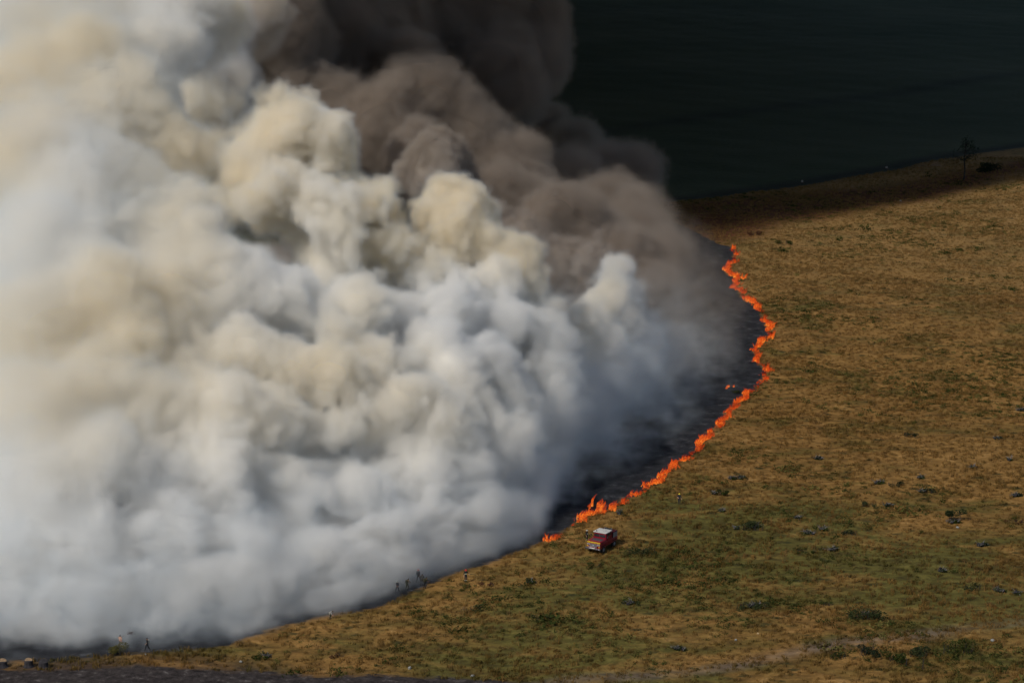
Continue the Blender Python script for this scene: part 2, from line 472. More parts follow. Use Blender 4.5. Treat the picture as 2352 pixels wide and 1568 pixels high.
# ------------------------------------------------------------------ fire truck
def make_truck(loc, rz):
    root = empty("fire_truck", loc, rz)
    tag(root, "red fire truck with white cab roof and yellow chevron strip parked beside the flames", "fire truck")
    # local frame: the bonnet end at y = 0 faces the camera, the tail is at y = 5.4, x to the right
    b = MB()
    b.box((0, 0.95, 1.45), (2.3, 1.9, 1.25), bevel=0.10)        # bonnet
    b.box((0, 3.0, 1.35), (2.38, 4.8, 0.75), bevel=0.06)        # lower body
    b.build("body", "red", root, True)
    MB().box((0, 2.75, 0.82), (0.9, 4.9, 0.25)).box((0, 0.9, 0.8), (2.0, 0.12, 0.12)).box((0, 4.4, 0.8), (2.0, 0.12, 0.12)).build("chassis", "black", root)
    cab = MB().box((0, 2.85, 2.32), (2.2, 1.9, 1.25), taper=(0.93, 0.9), bevel=0.08).build("cab", "red", root, True)
    MB().box((0, 2.85, 3.01), (2.22, 1.95, 0.13), bevel=0.05).build("roof", "white", cab, True)
    MB().box((0, 1.925, 2.50), (1.86, 0.03, 0.50), rot=Matrix.Rotation(R(5.5), 3, 'X').to_4x4()).build("windscreen", "glass", cab)
    MB().box((0, 1.905, 2.50), (0.06, 0.03, 0.56), rot=Matrix.Rotation(R(5.5), 3, 'X').to_4x4()).build("windscreen_pillar", "red", cab)
    for s in (-1, 1):
        d = MB().box((s * 1.105, 2.85, 1.95), (0.05, 1.15, 1.0), bevel=0.02).build("door", "red", root)
        MB().box((s * 1.10, 2.85, 2.62), (0.03, 1.05, 0.46), rot=Matrix.Rotation(R(-s * 3.4), 3, 'Y').to_4x4()).build("window", "glass", d)
        MB().box((s * 1.145, 3.2, 1.95), (0.03, 0.18, 0.04)).build("handle", "black", d)
        MB().rod([(s * 1.1, 1.95, 2.35), (s * 1.42, 1.82, 2.40), (s * 1.42, 1.82, 2.62)], 0.02).box((s * 1.42, 1.82, 2.5), (0.2, 0.05, 0.34), bevel=0.015).build("mirror", "black", root)
    rear = MB().box((0, 4.62, 2.15), (2.34, 1.5, 1.0), bevel=0.05).build("equipment_body", "dark_red", root, True)
    for s in (-1, 1):
        for k in range(2):
            MB().box((s * 1.18, 4.30 + k * 0.66, 2.12), (0.03, 0.60, 0.80)).build("shutter", "grey", rear)
    reel = MB().disc((0.0, 4.6, 2.80), (1, 0, 0), 0.22, 1.0, 16).build("hose_reel", "black", rear)
    for s in (-1, 1): MB().disc((s * 0.52, 4.6, 2.80), (1, 0, 0), 0.27, 0.04, 16).build("reel_flange", "grey", reel)
    # bonnet top and front
    MB().box((0.1, 1.1, 2.095), (1.7, 1.0, 0.05), bevel=0.015).build("bonnet_panel", "steel", root)
    st = MB().box((0, -0.012, 1.93), (2.24, 0.03, 0.22)).build("chevron_strip", "yellow", root)
    for k in range(9):
        MB().box((-0.98 + k * 0.245, -0.032, 1.93), (0.085, 0.012, 0.215), rot=None).build("stripe", "black", st)
    for k, c in enumerate([x for x in st.children]):
        c.data = c.data.copy()
        cx = -0.98 + k * 0.245
        for v in c.data.vertices: v.co.x += (v.co.z - 1.93) * -0.7
    gr = MB().box((0, -0.02, 1.45), (1.15, 0.06, 0.52), bevel=0.02).build("grille", "grey", root)
    for k in range(5): MB().box((0, -0.06, 1.25 + k * 0.10), (1.05, 0.03, 0.035)).build("slat", "steel", gr)
    MB().disc((0, -0.09, 1.46), (0, 1, 0), 0.12, 0.03, 16).build("badge", "chrome", gr)
    for s in (-1, 1):
        h = MB().box((s * 0.85, -0.03, 1.56), (0.42, 0.08, 0.30), bevel=0.03).build("headlight", "lamp", root)
        MB().disc((s * 0.85, -0.08, 1.56), (0, 1, 0), 0.11, 0.04, 16).build("bulb_ring", "steel", h)
        MB().box((s * 0.98, -0.03, 1.24), (0.20, 0.05, 0.12)).build("indicator", "yellow", root)
    bp = MB().box((0, -0.22, 0.92), (2.55, 0.26, 0.24), bevel=0.04).build("bumper", "steel", root, True)
    MB().disc((0, -0.40, 1.08), (1, 0, 0), 0.11, 0.9, 14).build("winch", "white", bp)
    for s in (-1, 1): MB().rod([(s * 0.7, -0.36, 0.95), (s * 0.7, -0.42, 1.30), (s * 0.45, -0.42, 1.36), (s * 0.0, -0.42, 1.36)], 0.03).build("bull_bar", "chrome", bp)
    for s in (-1, 1):
        for y in (1.0, 4.35):
            w = empty("wheel", (s * 1.02, y, 0.58)); w.parent = root
            MB().disc((0, 0, 0), (1, 0, 0), 0.58, 0.36, 28, bevel=0.35).build("tyre", "black", w, False)
            MB().disc((s * 0.17, 0, 0), (1, 0, 0), 0.29, 0.06, 18).disc((s * 0.21, 0, 0), (1, 0, 0), 0.10, 0.06, 10).build("rim", "grey", w)
            MB().box((s * 1.16, y, 1.28), (0.20, 1.35, 0.10), bevel=0.03).build("mudguard", "black", root)
    be = MB().disc((-0.7, 2.2, 3.13), (0, 0, 1), 0.10, 0.14, 14).build("beacon", "navy", root)
    MB().rod([(0.35, 2.3, 3.07), (0.42, 2.25, 3.9)], [0.012, 0.006]).build("aerial", "black", root)
    MB().box((0.1, 3.0, 3.10), (0.7, 0.5, 0.07), bevel=0.02).build("roof_hatch", "white", root)
    return root


pt = on_ground(1363, 1271)
make_truck(pt, R(-31)).scale = (0.98, 0.98, 0.90)

# ------------------------------------------------------------------ people: one skinned body each
def person(u, v, pose, top, legs, headgear, label, face=0.0, scale=1.0, group=None, sleeves=True, bands=False, pack=None):
    """pose: dict of joint positions in metres, the figure faces -y (towards the camera) before turning"""
    J = dict(hip=(0, 0, 0.93), chest=(0, 0, 1.30), neck=(0, 0, 1.48), head=(0, -0.01, 1.60), crown=(0, 0.0, 1.70),
             shL=(-0.19, 0, 1.42), elL=(-0.27, 0.03, 1.14), haL=(-0.27, -0.06, 0.90),
             shR=(0.19, 0, 1.42), elR=(0.27, 0.03, 1.14), haR=(0.27, -0.06, 0.90),
             hpL=(-0.10, 0, 0.90), knL=(-0.11, -0.03, 0.50), anL=(-0.12, 0.03, 0.09), toL=(-0.13, -0.15, 0.04),
             hpR=(0.10, 0, 0.90), knR=(0.11, -0.03, 0.50), anR=(0.12, 0.03, 0.09), toR=(0.13, -0.15, 0.04))
    J.update(pose)
    rad = dict(hip=0.155, chest=0.165, neck=0.062, head=0.098, crown=0.075, shL=0.085, elL=0.055, haL=0.036, shR=0.085, elR=0.055, haR=0.036,
               hpL=0.105, knL=0.072, anL=0.048, toL=0.042, hpR=0.105, knR=0.072, anR=0.048, toR=0.042)
    names = list(J)
    E = [("hip", "chest"), ("chest", "neck"), ("neck", "head"), ("head", "crown"), ("chest", "shL"), ("shL", "elL"), ("elL", "haL"),
         ("chest", "shR"), ("shR", "elR"), ("elR", "haR"), ("hip", "hpL"), ("hpL", "knL"), ("knL", "anL"), ("anL", "toL"),
         ("hip", "hpR"), ("hpR", "knR"), ("knR", "anR"), ("anR", "toR")]
    co = [Vector(J[n]) for n in names]; rr = [rad[n] for n in names]
    ed = [(names.index(a), names.index(b)) for a, b in E]
    for sfx, sg in (("L", -1), ("R", 1)):                       # palm, four bent fingers and a thumb
        h = names.index("ha" + sfx); e = names.index("el" + sfx)
        d = (co[h] - co[e]).normalized(); side = d.cross(Vector((1, 0, 0)))
        side = side.normalized() if side.length > 0.2 else Vector((0, 1, 0))
        nrm = d.cross(side)
        palm = len(co); co.append(co[h] + d * 0.06); rr.append(0.030); ed.append((h, palm))
        for k in range(4):
            k0 = len(co); ln = (0.040, 0.047, 0.044, 0.034)[k]
            root_ = co[palm] + side * (k - 1.5) * 0.019 + d * 0.02
            co += [root_, root_ + d * ln, root_ + d * ln * 1.5 - nrm * sg * 0.025]; rr += [0.010, 0.009, 0.008]
            ed += [(palm, k0), (k0, k0 + 1), (k0 + 1, k0 + 2)]
        k0 = len(co)
        co += [co[h] + d * 0.025 + side * -0.035, co[h] + d * 0.06 + side * -0.055]; rr += [0.012, 0.010]
        ed += [(h, k0), (k0, k0 + 1)]
    me = bpy.data.meshes.new("skeleton")
    me.from_pydata([tuple(c * scale) for c in co], ed, [])
    o = bpy.data.objects.new("skeleton", me)
    C.objects.link(o)
    md = o.modifiers.new("skin", 'SKIN')
    sv = me.skin_vertices[0].data if me.skin_vertices else None
    if sv is None:
        bm = bmesh.new(); bm.from_mesh(me); bm.verts.layers.skin.verify(); bm.to_mesh(me); bm.free()
        sv = me.skin_vertices[0].data
    for i, r_ in enumerate(rr):
        sv[i].radius = (r_ * scale, r_ * scale * (0.72 if names[i:i + 1] in (["chest"], ["hip"]) else 1.0)); sv[i].use_root = (i == 0)
    o.modifiers.new("sub", 'SUBSURF').levels = 1
    dg = bpy.context.evaluated_depsgraph_get()
    bme = bpy.data.meshes.new_from_object(o.evaluated_get(dg))
    bpy.data.objects.remove(o)
    root = empty("person", on_ground(u, v), face)
    tag(root, label, "person", group)
    bme.name = "body"
    for mname in (top, legs, "skin", "black"): bme.materials.append(M[mname])
    hipz = Vector(J["hip"]); nk = Vector(J["neck"])
    ax = (nk - hipz).normalized()
    for p in bme.polygons:
        c = p.center / scale
        p.use_smooth = True
        dist = {n: (c - Vector(J[n])).length for n in names}
        near = min(dist, key=dist.get)
        up_ = (c - hipz).dot(ax)
        if near in ("head", "crown") or (c - nk).dot(ax) > 0.02 and near == "neck": p.material_index = 2
        elif near in ("toL", "toR", "anL", "anR"): p.material_index = 3
        elif near in ("knL", "knR") or (up_ < 0.06 and near in ("hip", "hpL", "hpR")): p.material_index = 1
        elif (near in ("haL", "haR")) or (not sleeves and near in ("elL", "elR")) or min(dist["haL"], dist["haR"]) < 0.15: p.material_index = 2
        else: p.material_index = 0
    bo = bpy.data.objects.new("body", bme); C.objects.link(bo); bo.parent = root
    hd = Vector(J["head"]) * scale
    if headgear.startswith("helmet"):
        mb = MB().blob(hd + Vector((0, 0.01, 0.055)), (0.135, 0.155, 0.115), 2, 0.0)
        mb.disc(hd + Vector((0, -0.02, 0.03)), (0, 0, 1), 0.165, 0.02, 18)
        mb.build("helmet", headgear, root, True)
    elif headgear == "hair":
        MB().blob(hd + Vector((0, 0.02, 0.045)), (0.105, 0.118, 0.105), 2, 0.02).build("hair", "hair", root, True)
    # face: brow, nose, mouth, ears
    MB().blob(hd + Vector((0, -0.105, -0.005)), (0.014, 0.022, 0.024), 1, 0).build("nose", "skin", root)
    MB().box(hd + Vector((0, -0.095, -0.045)), (0.05, 0.01, 0.01)).build("mouth", "hair", root)
    for sg in (-1, 1):
        MB().blob(hd + Vector((sg * 0.10, 0.0, 0.0)), (0.014, 0.022, 0.03), 1, 0).build("ear", "skin", root)
        MB().blob(hd + Vector((sg * 0.035, -0.092, 0.02)), (0.013, 0.01, 0.008), 1, 0).build("eye", "hair", root)
    if bands:
        ch = (Vector(J["chest"]) * 0.7 + Vector(J["hip"]) * 0.3) * scale
        MB().disc(ch, ax, 0.178, 0.055, 18).build("reflective_band", "reflect", root)
        for sfx in "LR":
            a_, b_ = Vector(J["kn" + sfx]) * scale, Vector(J["an" + sfx]) * scale
            m_ = a_.lerp(b_, 0.45); MB().disc(m_, b_ - a_, 0.074, 0.05, 14).build("reflective_band", "reflect", root)
    if pack:
        c_ = (Vector(J["chest"]) * scale) + Vector((0, 0.20, 0.0))
        MB().box(c_, (0.34, 0.20, 0.50), bevel=0.05).build("backpack", pack, root, True)
    return root


STRIDE = dict(knL=(-0.12, -0.22, 0.52), anL=(-0.13, -0.30, 0.10), toL=(-0.13, -0.48, 0.05), knR=(0.11, 0.05, 0.50), anR=(0.12, 0.34, 0.16), toR=(0.13, 0.20, 0.05),
              elL=(-0.28, 0.16, 1.16), haL=(-0.24, 0.12, 0.94), elR=(0.28, -0.10, 1.16), haR=(0.22, -0.30, 1.06))
WORK = dict(chest=(0, -0.12, 1.26), neck=(0, -0.22, 1.41), head=(0, -0.29, 1.50), crown=(0, -0.31, 1.60), shL=(-0.19, -0.18, 1.36), shR=(0.19, -0.18, 1.36),
            elL=(-0.25, -0.36, 1.14), haL=(-0.10, -0.56, 1.02), elR=(0.26, -0.34, 1.12), haR=(0.10, -0.50, 0.96),
            knL=(-0.14, -0.14, 0.50), knR=(0.13, 0.0, 0.50), anR=(0.15, 0.14, 0.10), toR=(0.16, -0.03, 0.04))
STOOP = dict(hip=(0, 0.10, 0.80), hpL=(-0.10, 0.10, 0.78), hpR=(0.10, 0.10, 0.78), chest=(0, -0.22, 1.02), neck=(0, -0.36, 1.10), head=(0, -0.45, 1.13), crown=(0, -0.50, 1.20),
             shL=(-0.19, -0.28, 1.06), shR=(0.19, -0.28, 1.06), elL=(-0.22, -0.38, 0.80), haL=(-0.12, -0.50, 0.58), elR=(0.22, -0.38, 0.80), haR=(0.10, -0.48, 0.62),
             knL=(-0.14, -0.16, 0.46), knR=(0.14, -0.10, 0.46))
AKIMBO = dict(elL=(-0.38, 0.08, 1.20), haL=(-0.20, -0.05, 1.02), elR=(0.32, 0.06, 1.12), haR=(0.40, -0.02, 0.88))
GRP = "firefighters along the edge of the burn"
person(1560, 1158, AKIMBO, "navy", "navy", "helmet_yellow", "firefighter in a yellow helmet and dark clothes standing alone on the open grass", R(-25), 1.04, GRP)
person(1348, 1243, {}, "blackcloth", "navy", "helmet_white", "firefighter with reflective bands standing at the left side of the red fire truck", R(60), 1.05, GRP, bands=True)
person(1070, 1337, dict(haR=(0.42, -0.10, 1.06), elR=(0.33, 0.0, 1.2)), "blackcloth", "navy", "helmet_red", "firefighter in a red helmet standing apart on the grass near a thin hose", R(20), 1.12, GRP, bands=True)
person(961, 1338, STRIDE, "blackcloth", "blackcloth", "helmet_red", "tall firefighter in a red helmet striding against the smoke", R(150), 1.18, GRP, pack="blackcloth")
person(976, 1351, WORK, "olive", "blackcloth", "hair", "crew member in olive with a pack, bent forward right of the tall red helmet", R(120), 1.0, GRP, pack="olive")
person(969, 1344, WORK, "greycloth", "greycloth", "hair", "crew member in grey working between the red helmet and the olive jacket", R(170), 1.0, GRP)
person(935, 1355, WORK, "tan", "olive", "hair", "crew member in a tan shirt with a dark pack on the blackened edge", R(140), 1.02, GRP, pack="olive")
person(913, 1361, STRIDE, "navy", "navy", "helmet_white", "crew member in navy with a pale helmet, leftmost of the group of five", R(-30), 1.03, GRP)
person(758, 1420, STOOP, "whitecloth", "olive", "hair", "person in a pale shirt stooping low over the grass edge", R(60), 1.0, GRP)
shirtless = person(277, 1488, dict(STRIDE, elR=(0.30, -0.14, 1.20), haR=(0.30, -0.34, 1.20)), "skin", "greycloth", "hair", "bare-backed man in grey trousers swinging a leafy branch at the burn", R(165), 1.06, GRP, sleeves=False)
person(339, 1494, STRIDE, "blackcloth", "blackcloth", "hair", "man in black with a pale bag on his chest walking left of the black verge", R(-60), 1.04, GRP, pack="whitecloth")
GR2 = "onlookers at the far edge of the moor"
person(1842, 426, {}, "whitecloth", "blackcloth", "hair", "distant person in a pale top and dark trousers standing alone by the dark field", R(10), 1.0, GR2)
person(2036, 394, AKIMBO, "whitecloth", "blackcloth", "hair", "distant person in a pale top standing near the brushwood heap by the field", R(-20), 1.0, GR2)

# the branch he swings, held at the right hand
hand = shirtless.location + Vector((0.32, -0.34, 1.26))
rr_ = random.Random(5)
br = MB()
hb = shirtless.matrix_basis @ Vector((0.30 * 1.06, -0.40 * 1.06, 1.24))
tip = hb + Vector((1.35, 0.25, 0.55))
br.rod([hb + Vector((-0.15, -0.02, -0.06)), hb.lerp(tip, 0.5) + Vector((0, 0, 0.03)), tip], [0.022, 0.018, 0.012])
ob_ = br.build("beating_branch", "branch")
tag(ob_, "dry leafy branch held out as a fire beater by the bare-backed man", "branch")
MB().leaves(90, lambda: tip + Vector((rr_.gauss(0.1, 0.2), rr_.gauss(0, 0.12), rr_.gauss(0.03, 0.12))), 0.07, rr_).build("leaves", "leaf_russet", ob_)
# hose / tool beside the right-hand red helmet
p0 = on_ground(1074, 1333)
tag(MB().rod([p0 + Vector((0.1, 0.1, 1.05)), p0 + Vector((1.0, 0.15, 0.85)), p0 + Vector((2.2, 0.1, 0.12)), on_ground(1100, 1342) + Vector((0, 0, 0.04))], 0.025).build("hose", "black"),
    "thin dark hose trailing down from the lone red helmet firefighter to the grass", "hose")

# ------------------------------------------------------------------ shrubs, stumps, stones
def px_m(v):
    return FPX * math.sin(DEP + math.atan((v - CV) / FPX)) / HC         # view pixels per metre on the ground at row v


def shrub(u, v, w, h, mat, label, seed, n=None, dens_=1.0, cat="shrub", group="shrubs on the moor"):
    """w, h in view pixels"""
    rnd = random.Random(seed)
    s = px_m(v); W = w / s * 1.1; H = h / s * 1.3
    p = on_ground(u, v)
    root = empty("shrub", p)
    tag(root, label, cat, group)
    lobes = [(rnd.uniform(-0.36, 0.36) * W, rnd.uniform(-0.3, 0.3) * min(W, 4), rnd.uniform(0.25, 0.6) * H, rnd.uniform(0.18, 0.32)) for _ in range(max(4, int(W * 1.6)))]
    def fn():
        l = rnd.choice(lobes)
        q = Vector((rnd.gauss(0, 1), rnd.gauss(0, 1), rnd.gauss(0, 1))).normalized() * rnd.uniform(0.5, 1.0) ** 0.5
        r_ = l[3] * min(W * 0.6, H * 1.6)
        return (l[0] + q.x * r_ * 1.2, l[1] + q.y * r_, max(0.02, l[2] + q.z * r_ * 0.75))
    MB().leaves(int((n or 60 + 90 * W * H) * dens_), fn, 0.07 + 0.03 * H, rnd).build("foliage", mat, root)
    st = MB()
    for _ in range(max(4, int(3 * W))):
        x0 = rnd.uniform(-0.35, 0.35) * W
        st.rod([(x0, 0, 0), (x0 + rnd.uniform(-.2, .2), rnd.uniform(-.2, .2), H * 0.4), (x0 + rnd.uniform(-.4, .4), rnd.uniform(-.3, .3), H * rnd.uniform(.6, .9))], [0.035, 0.02, 0.008], 5)
    st.build("stem", "darkwood", root)
    return root


def dead_pile(u, v, w, label, seed, dark=0.5, group="grey root stumps on the moor"):
    rnd = random.Random(seed)
    s = px_m(v); W = w / s
    p = on_ground(u, v)
    root = empty("stump", p, rnd.uniform(-0.5, 0.5))
    tag(root, label, "stump", group)
    b = MB()
    for k in range(2 + int(W)):
        x = rnd.uniform(-0.3, 0.3) * W
        b.blob((x, rnd.uniform(-.2, .3), 0.14), (rnd.uniform(.2, .4), rnd.uniform(.18, .35), rnd.uniform(.14, .34)), 2, 0.16, seed * 7 + k)
    b.build("stump_block", "darkwood", root, True)
    r_ = MB()
    for k in range(int(9 + 7 * W)):
        x = rnd.uniform(-0.45, 0.45) * W; y = rnd.uniform(-.35, .35)
        a = rnd.uniform(0, 6.3); l = rnd.uniform(0.3, 0.9); e = rnd.uniform(0.1, 0.9)
        d = Vector((math.cos(a) * math.cos(e), math.sin(a) * math.cos(e), math.sin(e)))
        q = Vector((x, y, rnd.uniform(0.05, 0.35)))
        r_.rod([q, q + d * l * 0.5 + Vector((0, 0, 0.05)), q + d * l], [rnd.uniform(.035, .075), 0.035, 0.012], 5)
    r_.build("roots", "deadwood", root)
    MB().leaves(int(70 + 80 * W), lambda: (max(-.45, min(.55, rnd.gauss(0.1, 0.18))) * W, max(-.45, min(.45, rnd.gauss(0.0, 0.28))), abs(rnd.gauss(0.1, 0.15))), 0.19, rnd).build("scrub", rnd.choice(("leaf_dark", "leaf", "leaf_blue")), root)
    return root


def stone(u, v, w, mat, label, seed):
    rnd = random.Random(seed)
    W = w / px_m(v)
    p = on_ground(u, v)
    o = MB().blob((0, 0, W * 0.2), (W * 0.5, W * 0.36, W * 0.32), 2, 0.09, seed).build("stone", mat)
    o.location = p; o.rotation_euler = (0, 0, rnd.uniform(0, 3))
    tag(o, label, "stone", "stones in the grass")


PILES = [
 (1878, 1054, 20, "small bleached root stump, highest of the stumps right of the flames"),
 (1681, 1100, 18, "grey root stump with pale splinters, left one of the twin stumps"),
 (1703, 1099, 16, "grey root stump with a dark hollow, right one of the twin stumps"),
 (1641, 1135, 14, "small grey stump tucked against the left side of the round dark shrub"),
 (1657, 1174, 18, "pale grey stump in open grass, first stump below the round dark shrub"),
 (1732, 1211, 24, "dark stump with a pinkish grey top inside a broad green shrub"),
 (1690, 1214, 12, "low grey stump fragment left of the broad green shrub"),
 (1832, 1192, 15, "pale grey root stump above the paired stumps in the middle of the slope"),
 (1890, 1217, 20, "grey stump with one pale prong, right of the paired stumps"),
 (1858, 1226, 26, "wide dull grey stump, left of the paired stumps"),
 (1913, 1264, 26, "grey root stump standing alone below the paired stumps"),
 (2018, 1110, 28, "large silver grey stump with a dark foot beside a long shrub"),
 (2114, 1098, 16, "small pale stump with a white base, above the pair of shrub and stump"),
 (2118, 1130, 20, "grey stump with white chips left of a dark leaning shrub"),
 (2235, 1074, 14, "small round dark stump in the upper right grass"),
 (2318, 1057, 10, "tiny white topped stump near the right edge of the picture"),
 (2334, 1139, 30, "large dark root stump at the right edge of the picture"),
 (2040, 1162, 22, "grey tangled stump at the right end of a line of dark scrub"),
 (2190, 1200, 34, "dark stump with a white stone at its foot below a bushy shrub"),
 (2256, 1253, 34, "fallen dark log and stump with pale chips near the right edge"),
 (2164, 1312, 20, "grey root stump standing alone above the bright green patch"),
 (2294, 1358, 30, "long grey tangle of roots right of the bright green patch"),
 (2334, 1364, 20, "short grey tangle of roots at the very right edge"),
 (1218, 1338, 18, "grey stump just below the firefighters, half hidden in green scrub"),
 (1448, 1386, 20, "grey branches lying in dull scrub left of centre on the lower slope"),
 (1730, 1393, 40, "pale branches lying along a low blue green thicket"),
 (1991, 1414, 20, "grey twigs poking out of a wide green thicket"),
 (1558, 1491, 34, "flat heap of pale twigs on the lower slope"),
 (1424, 1180, 16, "blackened stump with white ash at the foot of the flames"),
 (2346, 943, 26, "dark brown stump at the right edge high on the slope"),
 (2290, 1008, 22, "low dark red brown stump high on the slope at the right"),
 (612, 1508, 14, "small white branches in the dark scrub above the charred strip"),
]
for i, (u, v, w, lab) in enumerate(PILES): dead_pile(u, v, w, lab, 100 + i)

SHRUBS = [
 (1662, 1138, 30, 17, "leaf", "round dark green shrub right of a small grey stump"),
 (1728, 1218, 62, 18, "leaf_blue", "broad green shrub wrapped round a dark stump"),
 (2056, 1114, 40, 10, "leaf_dark", "long low dark shrub on the right of the large silver stump"),
 (2136, 1133, 28, 12, "leaf_dark", "dark leaning shrub right of the stump with white chips"),
 (1995, 1163, 34, 12, "leaf_blue", "dull dark scrub left of the tangled stump"),
 (2194, 1196, 52, 26, "leaf_blue", "bushy grey green shrub with a small upright top, behind a dark stump"),
 (2091, 1004, 34, 12, "leaf_dark", "dark green shrub standing alone high on the right slope"),
 (1476, 1270, 84, 14, "leaf_blue", "long blue green thicket below the fire truck"),
 (1366, 1302, 44, 10, "leaf", "low green shrub below and left of the long thicket"),
 (1222, 1340, 34, 12, "leaf", "green scrub around the stump below the firefighters"),
 (1728, 1396, 90, 14, "leaf_blue", "low blue green thicket strewn with pale branches"),
 (1986, 1422, 100, 24, "leaf_blue", "widest green thicket on the lower right slope"),
 (1446, 1388, 50, 9, "leaf", "dull green scrub around the grey branches"),
 (278, 1500, 58, 24, "leaf_pale", "big yellow green bush at the feet of the bare-backed man"),
 (606, 1510, 56, 13, "leaf", "dark green scrub above the charred strip at the lower left"),
 (775, 1508, 34, 9, "leaf_russet", "russet brown scrub above the charred strip"),
 (1120, 1345, 36, 8, "leaf_russet", "russet scrub on the grass right of the firefighters"),
 (1924, 1512, 50, 16, "leaf", "left end shrub of the hedge like row at the bottom right"),
 (1998, 1506, 62, 22, "leaf_dark", "dark shrub second in the row at the bottom right"),
 (2054, 1522, 56, 24, "leaf", "rounded green shrub in the middle of the row with a thin bare stem beside it"),
 (2112, 1508, 60, 24, "leaf_blue", "grey green shrub in the row, right of the bare stem"),
 (2200, 1500, 84, 24, "leaf", "largest shrub, right end of the row at the bottom right"),
 (1898, 1390, 40, 8, "leaf", "low shrub between the two thickets on the lower slope"),
 (1950, 1228, 40, 10, "leaf_dark", "dark strip of scrub right of the paired stumps"),
 (1700, 1100, 46, 8, "leaf_dark", "dark scrub at the foot of the twin stumps"),
 (2230, 1352, 60, 12, "leaf_blue", "grey green scrub left of the root tangles"),
 (1800, 560, 40, 9, "leaf", "small dark green shrub on the far lit grass near the flames"),
 (1735, 540, 34, 10, "leaf_russet", "rusty scrub in the shaded strip beyond the flames"),
 (1690, 905, 22, 9, "leaf", "small green shrub touching the flames at the middle of the fire line"),
 (1850, 1268, 60, 8, "leaf", "thin green scrub below the wide dull stump"),
 (2330, 1200, 50, 7, "leaf_russet", "russet scrub at the right edge above the fallen log"),
 (1085, 1400, 70, 9, "leaf_blue", "flat blue green scrub patch below the group of firefighters"),
 (1240, 1420, 70, 9, "leaf_blue", "flat grey green scrub patch left of the grey branches"),
 (2275, 392, 50, 18, "leaf_dark", "black looking bushes right of the distant tree"),
 (2262, 398, 34, 14, "leaf_dark", "small black bush at the foot of the distant bushes"),
]
for i, (u, v, w, h, mt, lab) in enumerate(SHRUBS): shrub(u, v, w, h, mt, lab, 300 + i)

for i, (u, v, w, mt, lab) in enumerate([
 (1741, 1455, 6, "stone_tan", "small yellow stone on the lower slope"),
 (553, 1520, 9, "stone", "white stone just above the charred strip, left of the stooping person"),
 (334, 1503, 7, "stone", "white stone in the grass right of the yellow green bush"),
 (1085, 1553, 10, "stone", "white stone at the bottom middle of the picture"),
 (941, 1535, 11, "stone", "flat white stone on the grass above the charred strip"),
 (2280, 1472, 12, "stone", "pale stone beside the track at the lower right"),
 (2199, 1212, 8, "stone", "white stone at the foot of the bushy shrub"),
 (1690, 1470, 8, "stone", "flat pale stone left of the small yellow stone"),
 (2068, 463, 7, "stone", "small pale stone at the far edge of the sunlit grass")]):
    stone(u, v, w, mt, lab, 500 + i)

# bare little stems between the shrubs at the bottom right
for k, (u, v, h, lab) in enumerate([(2081, 1530, 1.4, "thin bare dead stem left of the grey green shrub"), (2119, 1536, 1.9, "taller bare dead stem in front of the grey green shrub")]):
    p = on_ground(u, v)
    o = MB().rod([(0, 0, 0), (0.05, 0, h * 0.5), (-0.04, 0.02, h)], [0.07, 0.05, 0.02]).rod([(0.05, 0, h * 0.5), (0.3, 0.1, h * 0.8)], [0.03, 0.01]).build("sapling", "bark")
    o.location = p
    tag(o, lab, "sapling", "bare stems at the bottom right")

# cut tree stumps in the near left corner
for k, (u, v, w, h, lab) in enumerate([(6, 1530, 22, 13, "pale topped tree stump cut by the left edge of the picture"),
                                       (66, 1530, 20, 15, "pale topped tree stump second from the lower left corner"),
                                       (100, 1532, 22, 14, "dark charred tree stump, third from the lower left corner")]):
    s = px_m(v); W = w / s / 2; H = h / s
    root = empty("tree_stump", on_ground(u, v))
    tag(root, lab, "tree stump", "cut stumps in the lower left corner")
    MB().rod([(0, 0, -0.1), (0, 0, H * 0.35), (0.02, 0, H)], [W * 1.35, W * 1.0, W * 0.92], 12).build("stump_side", "darkwood", root)
    MB().disc((0.02, 0, H + 0.012), (0.15, -0.4, 1), W * 0.86, 0.05, 12).build("cut_top", "cutwood" if k < 2 else "darkwood", root)

# pale heap of cut brush by the far field and the distant tree
rnd = random.Random(11)
p = on_ground(2150, 382)
hp = MB()
for _ in range(120):
    x = rnd.gauss(0, 0.9); y = rnd.gauss(0, 0.5); z = max(0, (1.5 - abs(x)) * rnd.uniform(0.1, 0.9)); a = rnd.uniform(-0.5, 0.5)
    d = Vector((math.cos(a), rnd.uniform(-.4, .4), rnd.uniform(-.1, .5))) * rnd.uniform(.4, .9)
    hp.rod([(x - d.x, y - d.y, z), (x + d.x, y + d.y, z + d.z)], [0.04, 0.02], 4)
o = hp.build("brushwood_heap", "cutwood")
o.location = p
tag(o, "pale heap of cut brushwood at the dark field's edge, left of the distant tree", "brushwood heap")


